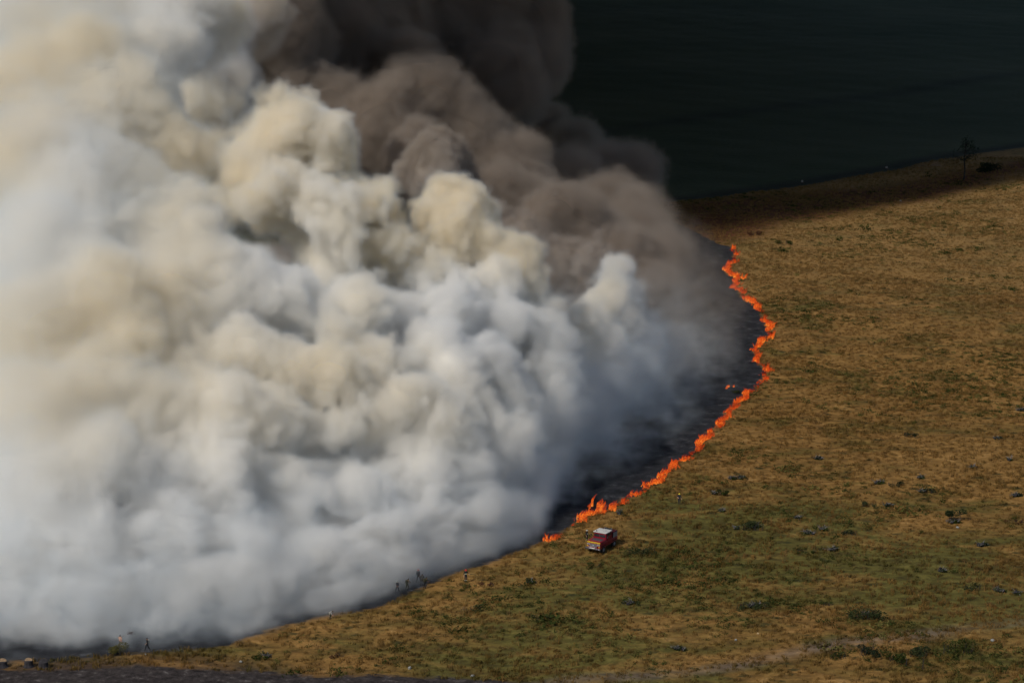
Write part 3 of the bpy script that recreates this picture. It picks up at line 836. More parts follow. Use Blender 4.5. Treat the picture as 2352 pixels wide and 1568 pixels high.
def tree(u, v, h, label, seed):
    rnd = random.Random(seed)
    root = empty("tree", on_ground(u, v))
    tag(root, label, "tree")
    tr = MB().rod([(0, 0, -0.2), (0.15, 0, h * 0.25), (-0.2, 0.1, h * 0.5), (0.1, 0, h * 0.75), (0.2, 0, h * 0.95)], [0.30, 0.22, 0.17, 0.11, 0.05], 9)
    tips = [Vector((0.1, 0, h * 0.9))]
    for k in range(14):
        z = h * rnd.uniform(0.38, 0.85); a = rnd.uniform(0, 6.3); l = h * rnd.uniform(0.2, 0.42) * (1.2 - z / h)
        q = Vector((0, 0, z)); e = q + Vector((math.cos(a) * l, math.sin(a) * l, l * rnd.uniform(0.3, 0.8)))
        tr.rod([q, q.lerp(e, 0.5) + Vector((0, 0, 0.3)), e], [0.13, 0.08, 0.03], 6)
        tips += [e, q.lerp(e, 0.65)]
    tr.build("trunk", "bark", root)
    cl = [(t_ + Vector((rnd.gauss(0, .5), rnd.gauss(0, .5), rnd.gauss(0, .5))), rnd.uniform(0.6, 1.5)) for t_ in tips for _ in range(2)]
    def fn():
        c_, r_ = rnd.choice(cl)
        q = Vector((rnd.gauss(0, 1), rnd.gauss(0, 1), rnd.gauss(0, .8))).normalized() * r_ * rnd.uniform(0.3, 1) ** 0.5
        return c_ + q
    MB().leaves(1300, fn, 0.16, rnd).build("crown", "leaf_dark", root)


tree(2214, 413, 12.5, "dark tree with an open crown standing at the edge of the shaded field", 21)

# ------------------------------------------------------------------ grass tufts and small green clumps (nobody could count them)
def tuft_mesh(name, n, h, spread, w, seed, mat):
    rnd = random.Random(seed)
    bm = bmesh.new()
    for _ in range(n):
        a = rnd.uniform(0, 6.3); r0 = spread * rnd.random() ** 0.5
        b0 = Vector((math.cos(a) * r0, math.sin(a) * r0, -0.03))
        lean = Vector((rnd.gauss(0.12, 0.25), rnd.gauss(0.05, 0.25), 0)) * h
        hh = h * rnd.uniform(0.6, 1.1)
        s_ = Vector((math.cos(a + 1.2), math.sin(a + 1.2), 0)) * w
        m_ = b0 + lean * 0.35 + Vector((0, 0, hh * 0.6)); tp = b0 + lean + Vector((0, 0, hh))
        v0, v1, v2, v3, v4 = [bm.verts.new(q) for q in (b0 - s_, b0 + s_, m_ + s_ * 0.8, m_ - s_ * 0.8, tp)]
        bm.faces.new((v0, v1, v2, v3)); bm.faces.new((v3, v2, v4))
    me = bpy.data.meshes.new(name); bm.to_mesh(me); bm.free()
    me.materials.append(mat)
    return me


def clump_mesh(name, seed, mat):
    rnd = random.Random(seed)
    mb = MB()
    mb.leaves(46, lambda: (rnd.gauss(0, .34), rnd.gauss(0, .2), abs(rnd.gauss(0.06, .12))), 0.09, rnd)
    me = bpy.data.meshes.new(name); mb.bm.to_mesh(me); mb.bm.free()
    me.materials.append(mat)
    return me


def scatter(name, pts, sizes, meshes, label):
    me = bpy.data.meshes.new(name)
    me.vertices.add(len(pts)); me.vertices.foreach_set("co", pts.astype(np.float32).ravel())
    for k, a, ty in (("size", sizes, 'FLOAT'), ("turn", RNG.uniform(-0.5, 0.5, len(pts)) if "grass" in name else RNG.uniform(0, 6.28, len(pts)), 'FLOAT'), ("pick", RNG.integers(0, len(meshes), len(pts)), 'INT'),
                     ("tint", RNG.uniform(0, 1, len(pts)), 'FLOAT')):
        at = me.attributes.new(k, ty, 'POINT'); at.data.foreach_set("value", a.astype(np.float32 if ty == 'FLOAT' else np.int32))
    o = bpy.data.objects.new(name, me); C.objects.link(o)
    tag(o, label, kind="stuff")
    ng = bpy.data.node_groups.new(name, 'GeometryNodeTree')
    ng.interface.new_socket("Geometry", in_out='INPUT', socket_type='NodeSocketGeometry')
    ng.interface.new_socket("Geometry", in_out='OUTPUT', socket_type='NodeSocketGeometry')
    t = NT(ng)
    gi = t.n("NodeGroupInput"); go = t.n("NodeGroupOutput")
    col = bpy.data.collections.new(name + "_kinds")
    for q, m_ in enumerate(meshes):
        ob = bpy.data.objects.new(m_.name, m_); col.objects.link(ob)
    ci = t.n("GeometryNodeCollectionInfo"); ci.inputs["Collection"].default_value = col
    ci.inputs["Separate Children"].default_value = True; ci.inputs["Reset Children"].default_value = True
    ip = t.n("GeometryNodeInstanceOnPoints")
    def na(nm, ty='FLOAT'):
        n_ = t.n("GeometryNodeInputNamedAttribute", data_type=ty); n_.inputs[0].default_value = nm
        return next(s_ for s_ in n_.outputs if s_.enabled)
    t.link(gi.outputs[0], ip.inputs["Points"]); t.link(ci.outputs[0], ip.inputs["Instance"])
    ip.inputs["Pick Instance"].default_value = True
    t.link(na("pick", 'INT'), ip.inputs["Instance Index"])
    t.link(na("size"), ip.inputs["Scale"])
    cx = t.n("ShaderNodeCombineXYZ"); t.link(na("turn"), cx.inputs[2]); t.link(cx.outputs[0], ip.inputs["Rotation"])
    t.link(ip.outputs[0], go.inputs[0])
    o.modifiers.new("scatter", 'NODES').node_group = ng
    return o


m_tuft, nt = new_mat("tuft")
t = NT(nt)
c = grass_colour(t)
tint = t.n("ShaderNodeAttribute", attribute_name="tint", attribute_type='INSTANCER').outputs["Fac"]
c = t.mix(t.math('MULTIPLY', t.ramp(tint, [(0.55, 0.0), (1.0, 1.0)]), 0.35), c, (0.30, 0.19, 0.09))
c = t.mix(t.math('MULTIPLY', t.ramp(tint, [(0.0, 1.0), (0.3, 0.0)]), 0.45), c, (0.040, 0.042, 0.013))
d_ = t.n("ShaderNodeBsdfDiffuse", {"Color": c}); tr_ = t.n("ShaderNodeBsdfTranslucent", {"Color": c})
t.link(t.n("ShaderNodeMixShader", {0: 0.3, 1: d_.outputs[0], 2: tr_.outputs[0]}).outputs[0], t.n("ShaderNodeOutputMaterial").inputs[0])


def candidates(n, y0=262, y1=690):
    y = RNG.uniform(y0, y1, n * 2); y = y[RNG.uniform(0, 1, n * 2) < (y / y1)][:n]
    x = RNG.uniform(-0.245, 0.245, len(y)) * y
    # leave out what burnt, the field and the charred strip
    ok = ~in_poly(x, y, FIELD) & ~in_poly(x, y, BURNT) & ~in_poly(x, y, CHAR)
    x, y = x[ok], y[ok]
    return x, y


def lump(x, y, s, a=0.0):
    return (np.sin(x / s + 2.1 * np.sin(y / s / 1.7 + a)) + np.sin(y / s * 1.3 + 1.7 * np.sin(x / s / 1.3 + 1 + a)) + np.sin((x + y) / s / 2.1 + a)) / 3


x, y = candidates(190000)
z = hfn(x, y)
keep = RNG.uniform(0, 1, len(x)) < 0.62 + 0.38 * lump(x, y, 4.0)
x, y, z = x[keep], y[keep], z[keep]
scatter("grass_tufts", np.stack([x, y, z], -1), RNG.uniform(0.55, 1.35, len(x)) * (1 + 0.25 * lump(x, y, 9.0, 2)),
        [tuft_mesh("tuft", 16, 0.42, 0.34, 0.028, s, m_tuft) for s in (1, 2, 3)], "dry tawny grass tufts covering the unburnt slope")
x, y = candidates(66000)
k = lump(x, y, 3.1, 1) * 0.5 + lump(x, y, 14.0, 3) * 0.6 + RNG.normal(0, 0.22, len(x))
ok = k > 0.34
x, y = x[ok], y[ok]
scatter("green_clumps", np.stack([x, y, hfn(x, y)], -1), RNG.lognormal(-0.1, 0.4, len(x)),
        [clump_mesh("clump", 5, M["leaf"]), clump_mesh("clump", 6, M["leaf_pale"]), clump_mesh("clump", 7, M["leaf"])], "small dark green herb clumps dotted over the dry grass")

# ------------------------------------------------------------------ the flames
m_fire, nt = new_mat("flame")
t = NT(nt)
P = t.n("ShaderNodeNewGeometry").outputs["Position"]
hgt = t.n("ShaderNodeAttribute", attribute_name="hgt").outputs["Fac"]
hot = t.n("ShaderNodeAttribute", attribute_name="hot").outputs["Fac"]
nz = t.noise(P, 1.9, 4, 0.65, 1.2)
val = t.math('ADD', t.math('MULTIPLY', nz, 0.9), t.math('SUBTRACT', t.math('MULTIPLY', hot, 0.35), t.math('MULTIPLY', hgt, 0.38)))
fc_ = t.ramp(val, [(0.22, (0.12, 0.010, 0.006)), (0.44, (0.42, 0.034, 0.009)), (0.62, (0.80, 0.110, 0.012)), (0.86, (1.0, 0.34, 0.05))])
em = t.n("ShaderNodeEmission", {"Color": fc_, "Strength": 1.0})
al = t.ramp(val, [(0.30, 0.0), (0.78, 0.75)])
mxs = t.n("ShaderNodeMixShader", {0: al, 1: t.n("ShaderNodeBsdfTransparent").outputs[0], 2: em.outputs[0]})
t.link(mxs.outputs[0], t.n("ShaderNodeOutputMaterial").inputs[0])
rnd = random.Random(3)
vv, ff, hh_, ho_ = [], [], [], []


def tongue(p, h, w, lean, heat):
    n, rings = 6, 6
    base = len(vv)
    ph = rnd.uniform(0, 6)
    for i in range(rings + 1):
        q = i / rings
        cx_ = p + lean * h * q ** 1.4 + Vector((math.sin(q * 5 + ph), math.cos(q * 4 + ph), 0)) * 0.12 * h * q
        r_ = w * (0.55 + 0.75 * q) * (1 - q) ** 0.65 if i < rings else 0.0
        for k_ in range(n):
            a = 2 * math.pi * k_ / n + q * 1.3
            vv.append((cx_.x + math.cos(a) * r_ * 1.25, cx_.y + math.sin(a) * r_, p.z - 0.05 + h * q))
            hh_.append(q); ho_.append(heat)
    for i in range(rings):
        for k_ in range(n):
            a0 = base + i * n + k_; a1 = base + i * n + (k_ + 1) % n
            ff.append((a0, a1, a1 + n, a0 + n))


flp = [ground(u, v) for u, v in FLAME_LINE]
LEAN = Vector((0.25, -0.10, 0))
acc = 0.0
for i, (a, b) in enumerate(zip(flp[:-1], flp[1:])):
    L = (b - a).length
    for k in range(int(L * 17)):
        q = rnd.random(); p = a.lerp(b, q)
        s_ = p.x * 0.9 + p.y * 0.7
        act = min(1.0, max(0.0, 0.55 + 0.33 * math.sin(s_ * 0.31 + 2.3 * math.sin(s_ * 0.083)) + 0.28 * math.sin(s_ * 0.83 + 1.9 * math.sin(s_ * 0.29 + 1)) + 0.15 * math.sin(s_ * 2.3)))
        uu_, vv_ = FLAME_LINE[i]
        if (1300 < uu_ < 1328 and vv_ > 1200 and q > 0.35) or (uu_ == 1322 and q < 0.25): continue   # the gap above the truck
        if rnd.random() > 0.5 + 0.5 * act: continue
        nrm = Vector((-(b - a).y, (b - a).x, 0)).normalized()
        p = p + nrm * (rnd.gauss(0.15, 0.34) + 0.45 * math.sin(s_ * 0.9))
        p.z = float(hfn(p.x, p.y))
        far = 1.0 + 0.15 * max(0, (p.y - 330) / 200)
        h = rnd.uniform(0.4, 1.35) * (0.42 + 0.55 * act) * far
        tongue(p, h, rnd.uniform(0.08, 0.22) * far, LEAN + Vector((rnd.gauss(0, .35), rnd.gauss(0, .3), 0)), act * rnd.uniform(0.5, 1.2))
for (u, v, n) in ((1372, 1164, 7), (1680, 889, 3), (1702, 640, 4), (1398, 1170, 7), (1770, 778, 8), (1764, 850, 6), (1386, 1176, 5)):
    for _ in range(n):
        p = on_ground(u, v) + Vector((rnd.gauss(0, .6), rnd.gauss(0, .5), 0))
        tongue(p, rnd.uniform(0.6, 2.2) if n > 3 else 0.5, rnd.uniform(0.2, 0.45), LEAN, rnd.uniform(0.6, 1.1))
me = bpy.data.meshes.new("flames")
me.from_pydata(vv, [], ff)
for k, a in (("hgt", hh_), ("hot", ho_)):
    at = me.attributes.new(k, 'FLOAT', 'POINT'); at.data.foreach_set("value", np.array(a, np.float32))
for p in me.polygons: p.use_smooth = True
me.materials.append(m_fire)
fo = bpy.data.objects.new("flames", me); C.objects.link(fo)
tag(fo, "ragged line of orange flames curving along the right edge of the burn", kind="stuff")
#@@END_OBJECTS
#@@SMOKE
# ------------------------------------------------------------------ smoke: a density grid built from billows
def up(axis_n, coarse_n, offset=0.0):
    """interpolation matrix from a coarse lattice to a fine axis (smoothstep weights)"""
    m = np.zeros((axis_n, coarse_n), np.float32)
    p = np.linspace(0, coarse_n - 1.001, axis_n)
    i = p.astype(int)
    f = p - i
    f = f * f * (3 - 2 * f)
    m[np.arange(axis_n), i] = 1 - f
    m[np.arange(axis_n), i + 1] += f
    return m


def noise3(shape, wl_vox):
    c = [max(2, int(s / w) + 2) for s, w in zip(shape, wl_vox)]
    a = RNG.uniform(-1, 1, c).astype(np.float32)
    a = np.tensordot(up(shape[0], c[0]), a, (1, 0))
    a = np.einsum('jb,xbz->xjz', up(shape[1], c[1]), a, optimize=True)
    a = np.einsum('kc,xyc->xyk', up(shape[2], c[2]), a, optimize=True)
    return a


def fbm(shape, wl, octs, gain=0.5):
    out = np.zeros(shape, np.float32)
    amp = 1.0
    for _ in range(octs):
        out += amp * noise3(shape, (wl, wl, wl))
        wl /= 2.03
        amp *= gain
        if wl < 1.4: break
    return out


def blur(a, n=1):
    for _ in range(n):
        for ax in range(3):
            b = a.copy()
            s0 = [slice(None)] * 3; s1 = [slice(None)] * 3
            s0[ax] = slice(1, None); s1[ax] = slice(None, -1)
            b[tuple(s0)] += a[tuple(s1)]
            b[tuple(s1)] += a[tuple(s0)]
            w = np.full(a.shape[ax], 3.0, np.float32); w[0] = w[-1] = 2.0
            sh = [1, 1, 1]; sh[ax] = -1
            a = b / w.reshape(sh)
    return a


def raster(f, lo, vox, balls):
    """f = max(f, r - distance) for every ball (x, y, z, r, vertical squash)"""
    nx, ny, nz = f.shape
    for x, y, z, r in balls:
        m = 8.0         # also fill a margin outside, wider than the billows reach
        i0 = max(0, int((x - r - m - lo[0]) / vox)); i1 = min(nx, int((x + r + m - lo[0]) / vox) + 2)
        j0 = max(0, int((y - r - m - lo[1]) / vox)); j1 = min(ny, int((y + r + m - lo[1]) / vox) + 2)
        k0 = max(0, int((z - r - m - lo[2]) / vox)); k1 = min(nz, int((z + r + m - lo[2]) / vox) + 2)
        if i0 >= i1 or j0 >= j1 or k0 >= k1: continue
        gx = (lo[0] + vox * np.arange(i0, i1) - x) ** 2
        gy = (lo[1] + vox * np.arange(j0, j1) - y) ** 2
        gz = (lo[2] + vox * np.arange(k0, k1) - z) ** 2
        d = r - np.sqrt(gx[:, None, None] + gy[None, :, None] + gz[None, None, :])
        sub = f[i0:i1, j0:j1, k0:k1]
        np.maximum(sub, d, out=sub)


# near edge of the smoke on the ground, (column, row) of the 2352 px view
EDGE = [(-60, 1521), (0, 1516), (200, 1499), (330, 1484), (550, 1457), (650, 1425), (800, 1391), (930, 1350), (1050, 1306),
        (1180, 1264), (1240, 1240), (1300, 1180), (1400, 1090), (1500, 1000), (1600, 905), (1680, 840), (1720, 700), (1760, 600)]
EU = [e[0] for e in EDGE]; EV = [e[1] for e in EDGE]
ED = [ground(u, v).y for u, v in EDGE]


def sheet_depth(u, v, k=0.72):
    d0 = float(np.interp(u, EU, ED))
    r = ray(u, v)
    tn = -r.z / r.y
    return (HC + k * d0) / (k + tn)


# hand-read billows of the photograph: column, row, radius in view pixels, push towards the camera (m)
FRONT = [
 (655,300,88,0),(735,335,60,3),(600,335,62,0),(700,270,50,2),(560,400,60,-4),
 (1020,435,48,2),(1065,485,62,4),(975,485,62,3),(1095,545,48,4),(1010,540,70,5),
 (850,480,75,3),(780,470,58,2),(620,440,75,3),(555,470,45,3),(700,470,75,4),(900,560,80,5),(760,560,90,4),
 (1000,610,60,7),(1060,640,42,8),(1180,622,60,0),(1215,598,36,-2),(1140,660,60,5),(1225,662,50,0),
 (1430,635,48,4),(1460,690,50,5),(1395,690,60,5),(1340,720,55,6),(1270,730,60,7),(1500,730,45,5),
 (690,650,48,9),(665,705,48,9),(480,655,85,8),(560,650,62,7),(430,620,60,7),(590,700,60,8),
 (820,715,85,9),(900,700,50,9),(760,770,70,10),(1050,735,85,9),(985,790,60,10),(1150,770,80,9),(1130,850,80,10),
 (1260,820,90,8),(1390,800,75,6),(1480,800,60,4),(1560,810,48,3),(1620,835,40,1),(1350,890,80,7),(1450,900,60,4),
 (1100,922,26,14),(1040,880,60,10),(1180,930,60,10),(1290,960,80,7),(1390,980,60,3),
 (660,860,80,10),(740,900,90,11),(860,850,80,10),(560,820,80,8),(900,960,90,10),(780,1000,90,10),
 (1020,1010,90,9),(1150,1040,80,8),(1080,1120,80,8),(1230,1080,60,5),(960,1100,90,9),(1190,1150,50,4),
 (620,1000,110,10),(480,960,120,8),(500,1100,120,8),(660,1140,110,8),(820,1140,100,8),(880,1240,70,5),(1000,1220,70,5),
 (1100,1210,50,3),(740,1280,70,3),(560,1270,100,4),(400,1240,110,4),
 (250,430,100,4),(330,420,62,5),(420,470,72,6),(400,430,45,5),(440,540,70,6),(350,560,110,6),(380,700,110,8),(300,820,120,8),
 (150,500,140,4),(70,620,150,5),(200,700,150,8),(80,800,160,6),(350,950,120,8),(210,950,140,6),(60,1000,160,6),
 (200,1120,150,6),(60,1180,150,4),(330,1100,120,7),(180,1290,110,3),(40,1330,110,2),(300,1340,80,1),
 (200,170,110,0),(290,200,85,2),(110,90,110,-2),(320,110,60,-2),(40,240,150,0),(220,280,100,2),(330,260,70,0),(60,420,140,3),
 (20,60,120,-4),(240,40,90,-8),(340,20,50,-8),(130,350,120,3),(400,340,70,-6),
 (400,30,90,-12),(370,90,70,-8),(440,20,80,-14),(1480,860,60,3),(1540,880,50,1),(1300,1050,55,1),(1420,850,60,4),
]
# the darker smoke behind, explicit depth in metres
BACK = [
 (480,70,75,455),(520,160,60,450),(430,150,60,440),(460,250,75,440),(520,260,60,445),(560,30,80,470),(400,250,60,430),
 (720,120,150,520),(640,60,100,500),(830,90,120,525),(900,40,90,530),(945,110,55,515),(1000,60,100,540),(700,230,80,500),
 (1100,70,120,545),(1190,60,100,550),(1225,130,72,545),(1190,200,60,535),(1130,170,100,535),(1120,20,120,555),
 (990,250,100,500),(900,290,90,495),(1060,310,85,500),(960,370,80,485),(1000,390,80,480),(840,330,90,495),(760,230,80,500),
 (1145,310,48,505),(1185,370,62,500),(1210,410,55,498),(1140,400,75,498),(1110,450,70,490),(1180,480,80,490),
 (1280,520,90,480),(1200,560,80,470),(1350,560,90,480),(1290,620,80,465),(1370,620,70,460),
 (1475,480,52,490),(1435,500,48,486),(1520,520,48,490),(1485,540,60,484),(1540,580,60,478),(1450,590,70,470),(1560,640,55,470),
 (1510,660,70,462),(1580,700,60,462),(1620,640,50,475),(1600,560,50,490),(1640,600,40,500),
 (1300,420,80,520),(1380,400,70,530),(1330,330,60,560),(1460,400,60,530),(1250,300,60,570),(1400,480,80,500),
]
VOX = 0.66
LO = (-150.0, 268.0, -1.0)
NX, NY, NZ = 332, 636, 145
f = np.full((NX, NY, NZ), -8.0, np.float32)


def children(x, y, z, r, n, lo_, hi_, out, depth):
    for _ in range(n):
        v = RNG.normal(size=3); v /= np.linalg.norm(v)
        if v[1] > 0.35 or v[2] < -0.6: v[1] = -abs(v[1])        # keep them where one can see them
        rr = r * RNG.uniform(lo_, hi_)
        k = r - rr * 0.25
        c = (x + v[0] * k, y + v[1] * k, z + v[2] * k)
        out.append((*c, rr))
        if depth > 0: children(*c, rr, 7, 0.3, 0.5, out, depth - 1)


balls = []
for u, v, r, push in FRONT:
    d = sheet_depth(u, v) - push * 0.5
    p = at_depth(u, v, d)
    rw = r * p.y / math.cos(DEP) / FPX
    q = p + Vector((0, rw * 0.7, 0))
    balls.append((q.x, q.y, q.z, rw))
    children(q.x, q.y, q.z, rw, 14, 0.3, 0.5, balls, 0)
    balls.append((q.x, q.y + rw * 1.2, q.z - rw * 0.6, rw * 1.3))     # body behind
for u, v, r, d in BACK:
    if d > 480: d += (d - 480) * 0.9 + 10
    p = at_depth(u, v, d)
    rw = r * p.y / math.cos(DEP) / FPX
    balls.append((p.x, p.y + rw * 0.6, p.z, rw))
    children(p.x, p.y + rw * 0.6, p.z, rw, 14, 0.3, 0.45, balls, 0)
    balls.append((p.x, p.y + rw * 1.5, p.z - rw * 0.5, rw * 1.2))
raster(f, LO, VOX, balls)
f = blur(f, 2)
xs = LO[0] + VOX * np.arange(NX); ys = LO[1] + VOX * np.arange(NY); zs = LO[2] + VOX * np.arange(NZ)
gx = xs[:, None]; gy = ys[None, :]
uu = CU + FPX * gx / (gy * math.cos(DEP) + HC * math.sin(DEP))
behind = (gy - np.interp(uu, EU, ED)).astype(np.float32)           # metres behind the near edge of the smoke
fl = gpts(FLAME_LINE)
GXX, GYY = np.meshgrid(xs, ys, indexing='ij')
dfl = line_dist(GXX, GYY, list(fl)).astype(np.float32)
inb = np.where(in_poly(GXX, GYY, BURNT) | (GYY > 540), dfl, -dfl)
rt = np.clip((uu - 1250) / 120.0, 0, 1)
behind = behind * (1 - rt) + (inb - 10) * rt            # on the right the smoke leans away from the flames
thick = np.clip((inb - 6) / 19.0, 0, 1); thick = thick * thick * (3 - 2 * thick)
thick = (0.04 + 0.96 * thick)[:, :, None]
tb = np.clip((uu - 1120) / 220.0, 0, 1)[:, :, None]
thick = np.broadcast_to((1 - tb + thick * tb).astype(np.float32), f.shape)
# how soft the smoke is: crisp billows high up, loose haze near the ground, on the left and over the flames
soft_x = np.clip((-36 - xs) / 45.0, 0, 1)[:, None, None]
soft_z = np.clip((18 - zs) / 18.0, 0, 1)[None, None, :] * np.clip((44 - behind) / 34.0, 0, 1)[:, :, None]
soft_y = (np.clip((GYY + 0.5 * GXX - 470) / 40.0, 0, 1) * (0.42 + 0.30 * np.clip((GXX + 8) / 25.0, 0, 1)))[:, :, None]
soft = np.clip(np.maximum(np.maximum(soft_x * 0.8, soft_z * 0.75), soft_y), 0, 1).astype(np.float32)
fb = blur(f[::2, ::2, ::2], 5)
fb = np.repeat(np.repeat(np.repeat(fb, 2, 0), 2, 1), 2, 2)[:NX, :NY, :NZ]
fb = blur(fb, 1)
sb = soft ** 0.7
f = f * (1 - sb) + (fb + 2.0) * sb
# a low layer of smoke hugs the ground right up to the cold edge
cap = np.interp(uu, [0, 1150, 1250, 1320, 1800], [11, 11, 8, 1.0, 0.0])
top = np.minimum(np.clip(behind, -40, 99) * 1.15 + np.interp(uu, [600, 1000, 1240, 1330], [2.0, 4.5, 4.5, 0.0]), cap)
top = np.where(GYY > 505, -10.0, top)
layer = ((top[:, :, None] - zs[None, None, :]) * 0.8).astype(np.float32)
f = np.maximum(f, layer)
# nothing drifts out over the unburnt grass
out_ = ((inb < 1.0) & (uu > 1150))[:, :, None] & (zs < 30)[None, None, :]
f = np.where(out_, -16.0, f).astype(np.float32)
low = (np.clip((18 - zs) / 10.0, 0, 1)[None, None, :] * np.clip((40 - behind) / 20.0, 0, 1)[:, :, None] * np.clip(1 - tb, 0, 1)).astype(np.float32)
# optical thickness grows with the distance behind the cold edge, sooner at the right end than at the left
run = np.interp(uu, [0, 500, 800, 1250], [30, 24, 10, 4])
gain = np.clip(behind / run, 0, 1) ** 1.4
gain = (np.interp(uu, [0, 500, 900, 1250], [0.22, 0.26, 0.7, 1.0]) * np.clip((behind + 1) / 4.0, 0, 1) + (1 - 0.25) * gain)
gain = np.clip(gain, 0, 1)[:, :, None]
thick = (thick * (1 - low * (1 - gain))).astype(np.float32)
vf = np.clip(np.where(rt > 0.5, (behind + 8) / 14.0, (behind + 2) / 3.0), 0, 1) * np.interp(uu, [0, 1200, 1330, 1500, 2000], [1, 1, 1.0, 1.0, 0.9]) * np.clip((540 - GYY) / 60, 0.0, 1)
veil = (vf[:, :, None] * np.exp(-np.clip(zs, 0, None) / 6.0)[None, None, :]).astype(np.float32)
# fade at the borders of the grid
for ax in range(3):
    n = f.shape[ax]
    w = np.clip(np.minimum(np.arange(n), n - 1 - np.arange(n)) / 3.0, 0, 1).astype(np.float32)
    if ax == 2: w[:3] = 1
    sh = [1, 1, 1]; sh[ax] = -1
    veil *= w.reshape(sh)
    f = f + (w.reshape(sh) - 1) * 60


def grid_object(name, arrays, lo, vox, mat, density, to_mesh=None):
    """geometry-nodes object: arrays (one float per voxel on loose vertices) -> density field -> fog volume or level-set mesh"""
    shape = next(iter(arrays.values())).shape
    me = bpy.data.meshes.new(name)
    me.vertices.add(int(np.prod(shape)))
    for k, a in arrays.items():
        at = me.attributes.new(k, 'FLOAT', 'POINT')
        at.data.foreach_set("value", np.ascontiguousarray(a, np.float32).ravel())
    o = bpy.data.objects.new(name, me)
    C.objects.link(o)
    me.materials.append(mat)
    ng = bpy.data.node_groups.new(name, 'GeometryNodeTree')
    ng.interface.new_socket("Geometry", in_out='INPUT', socket_type='NodeSocketGeometry')
    ng.interface.new_socket("Geometry", in_out='OUTPUT', socket_type='NodeSocketGeometry')
    t = NT(ng)
    gi = t.n("NodeGroupInput"); go = t.n("NodeGroupOutput")
    pos = t.n("GeometryNodeInputPosition").outputs[0]
    sep = t.n("ShaderNodeSeparateXYZ", {0: pos})
    idx = []
    for a in range(3):
        q = t.math('ROUND', t.math('DIVIDE', t.math('SUBTRACT', sep.outputs[a], lo[a]), vox))
        idx.append(t.math('MAXIMUM', t.math('MINIMUM', q, shape[a] - 1), 0))

    def imath(op, a, b):
        nd = ng.nodes.new("FunctionNodeIntegerMath"); nd.operation = op
        for i, v in enumerate((a, b)):
            if isinstance(v, bpy.types.NodeSocket): ng.links.new(v, nd.inputs[i])
            else: nd.inputs[i].default_value = v
        return nd.outputs[0]
    i = imath('ADD', imath('MULTIPLY', idx[0], shape[1]), idx[1])
    i = imath('ADD', imath('MULTIPLY', i, shape[2]), idx[2])

    def sample(k):
        na = t.n("GeometryNodeInputNamedAttribute", data_type='FLOAT'); na.inputs[0].default_value = k
        si = t.n("GeometryNodeSampleIndex", data_type='FLOAT', domain='POINT')
        t.link(gi.outputs[0], si.inputs["Geometry"]); t.link(na.outputs[0], si.inputs["Value"]); t.link(i, si.inputs["Index"])
        return si.outputs[0]
    val = density(t, pos, {k: sample(k) for k in arrays})
    vc = t.n("GeometryNodeVolumeCube")
    t.link(val, vc.inputs["Density"])
    vc.inputs["Background"].default_value = 0.0
    vc.inputs["Min"].default_value = lo
    vc.inputs["Max"].default_value = [lo[a] + vox * (shape[a] - 1) for a in range(3)]
    for a, nm in enumerate("XYZ"): vc.inputs["Resolution " + nm].default_value = shape[a]
    out = vc.outputs[0]
    if to_mesh is not None:
        vm = t.n("GeometryNodeVolumeToMesh")
        t.link(out, vm.inputs["Volume"])
        vm.inputs["Threshold"].default_value = to_mesh
        out = t.n("GeometryNodeSetShadeSmooth", {0: vm.outputs[0]}).outputs[0]
    sm = t.n("GeometryNodeSetMaterial"); sm.inputs["Material"].default_value = mat
    t.link(out, sm.inputs[0]); t.link(sm.outputs[0], go.inputs[0])
    md = o.modifiers.new("build", 'NODES'); md.node_group = ng
    return o


def billow(t, pos, wl, amp):
    """rounded bulges with sharp creases"""
    n = t.n("ShaderNodeTexNoise", {"Vector": pos, "Scale": 1.0 / wl, "Detail": 0.0}).outputs[0]
    return t.math('MULTIPLY', t.math('ABSOLUTE', t.math('SUBTRACT', n, 0.5)), amp * 4.0)


def streaks(t, pos):
    mp = t.n("ShaderNodeVectorMath", {0: pos, 1: (0.10, 0.15, 0.20)}, operation='MULTIPLY')
    return t.n("ShaderNodeTexNoise", {"Vector": mp.outputs[0], "Scale": 1.0, "Detail": 4.0, "Roughness": 0.65, "Distortion": 0.6}).outputs[0]


def billowed(t, pos, a, octs):
    f, soft = a["f"], a["soft"]
    wv = t.n("ShaderNodeTexNoise", {"Vector": pos, "Scale": 0.06, "Detail": 1.0}).outputs["Color"]
    wp = t.n("ShaderNodeVectorMath", {0: pos, 1: t.n("ShaderNodeVectorMath", {0: wv, "Scale": 7.0}, operation='SCALE').outputs[0]}, operation='ADD').outputs[0]
    tot = 0.0
    for wl, amp in ((17.0, 2.6), (8.0, 2.0), (4.0, 1.35), (2.0, 0.95))[:octs]:
        if wl > 5:
            n = t.n("ShaderNodeTexNoise", {"Vector": wp, "Scale": 1.0 / wl, "Detail": 0.0}).outputs[0]
            b = t.math('MULTIPLY', t.math('SUBTRACT', n, 0.5), amp * 2.1)
        else:
            b = t.math('SUBTRACT', billow(t, wp, wl, amp), amp * 0.55)
        tot = b if tot == 0.0 else t.math('ADD', tot, b)
    return t.math('MULTIPLY_ADD', tot, t.math('SUBTRACT', 1.0, t.math('MULTIPLY', soft, 0.7)), f)


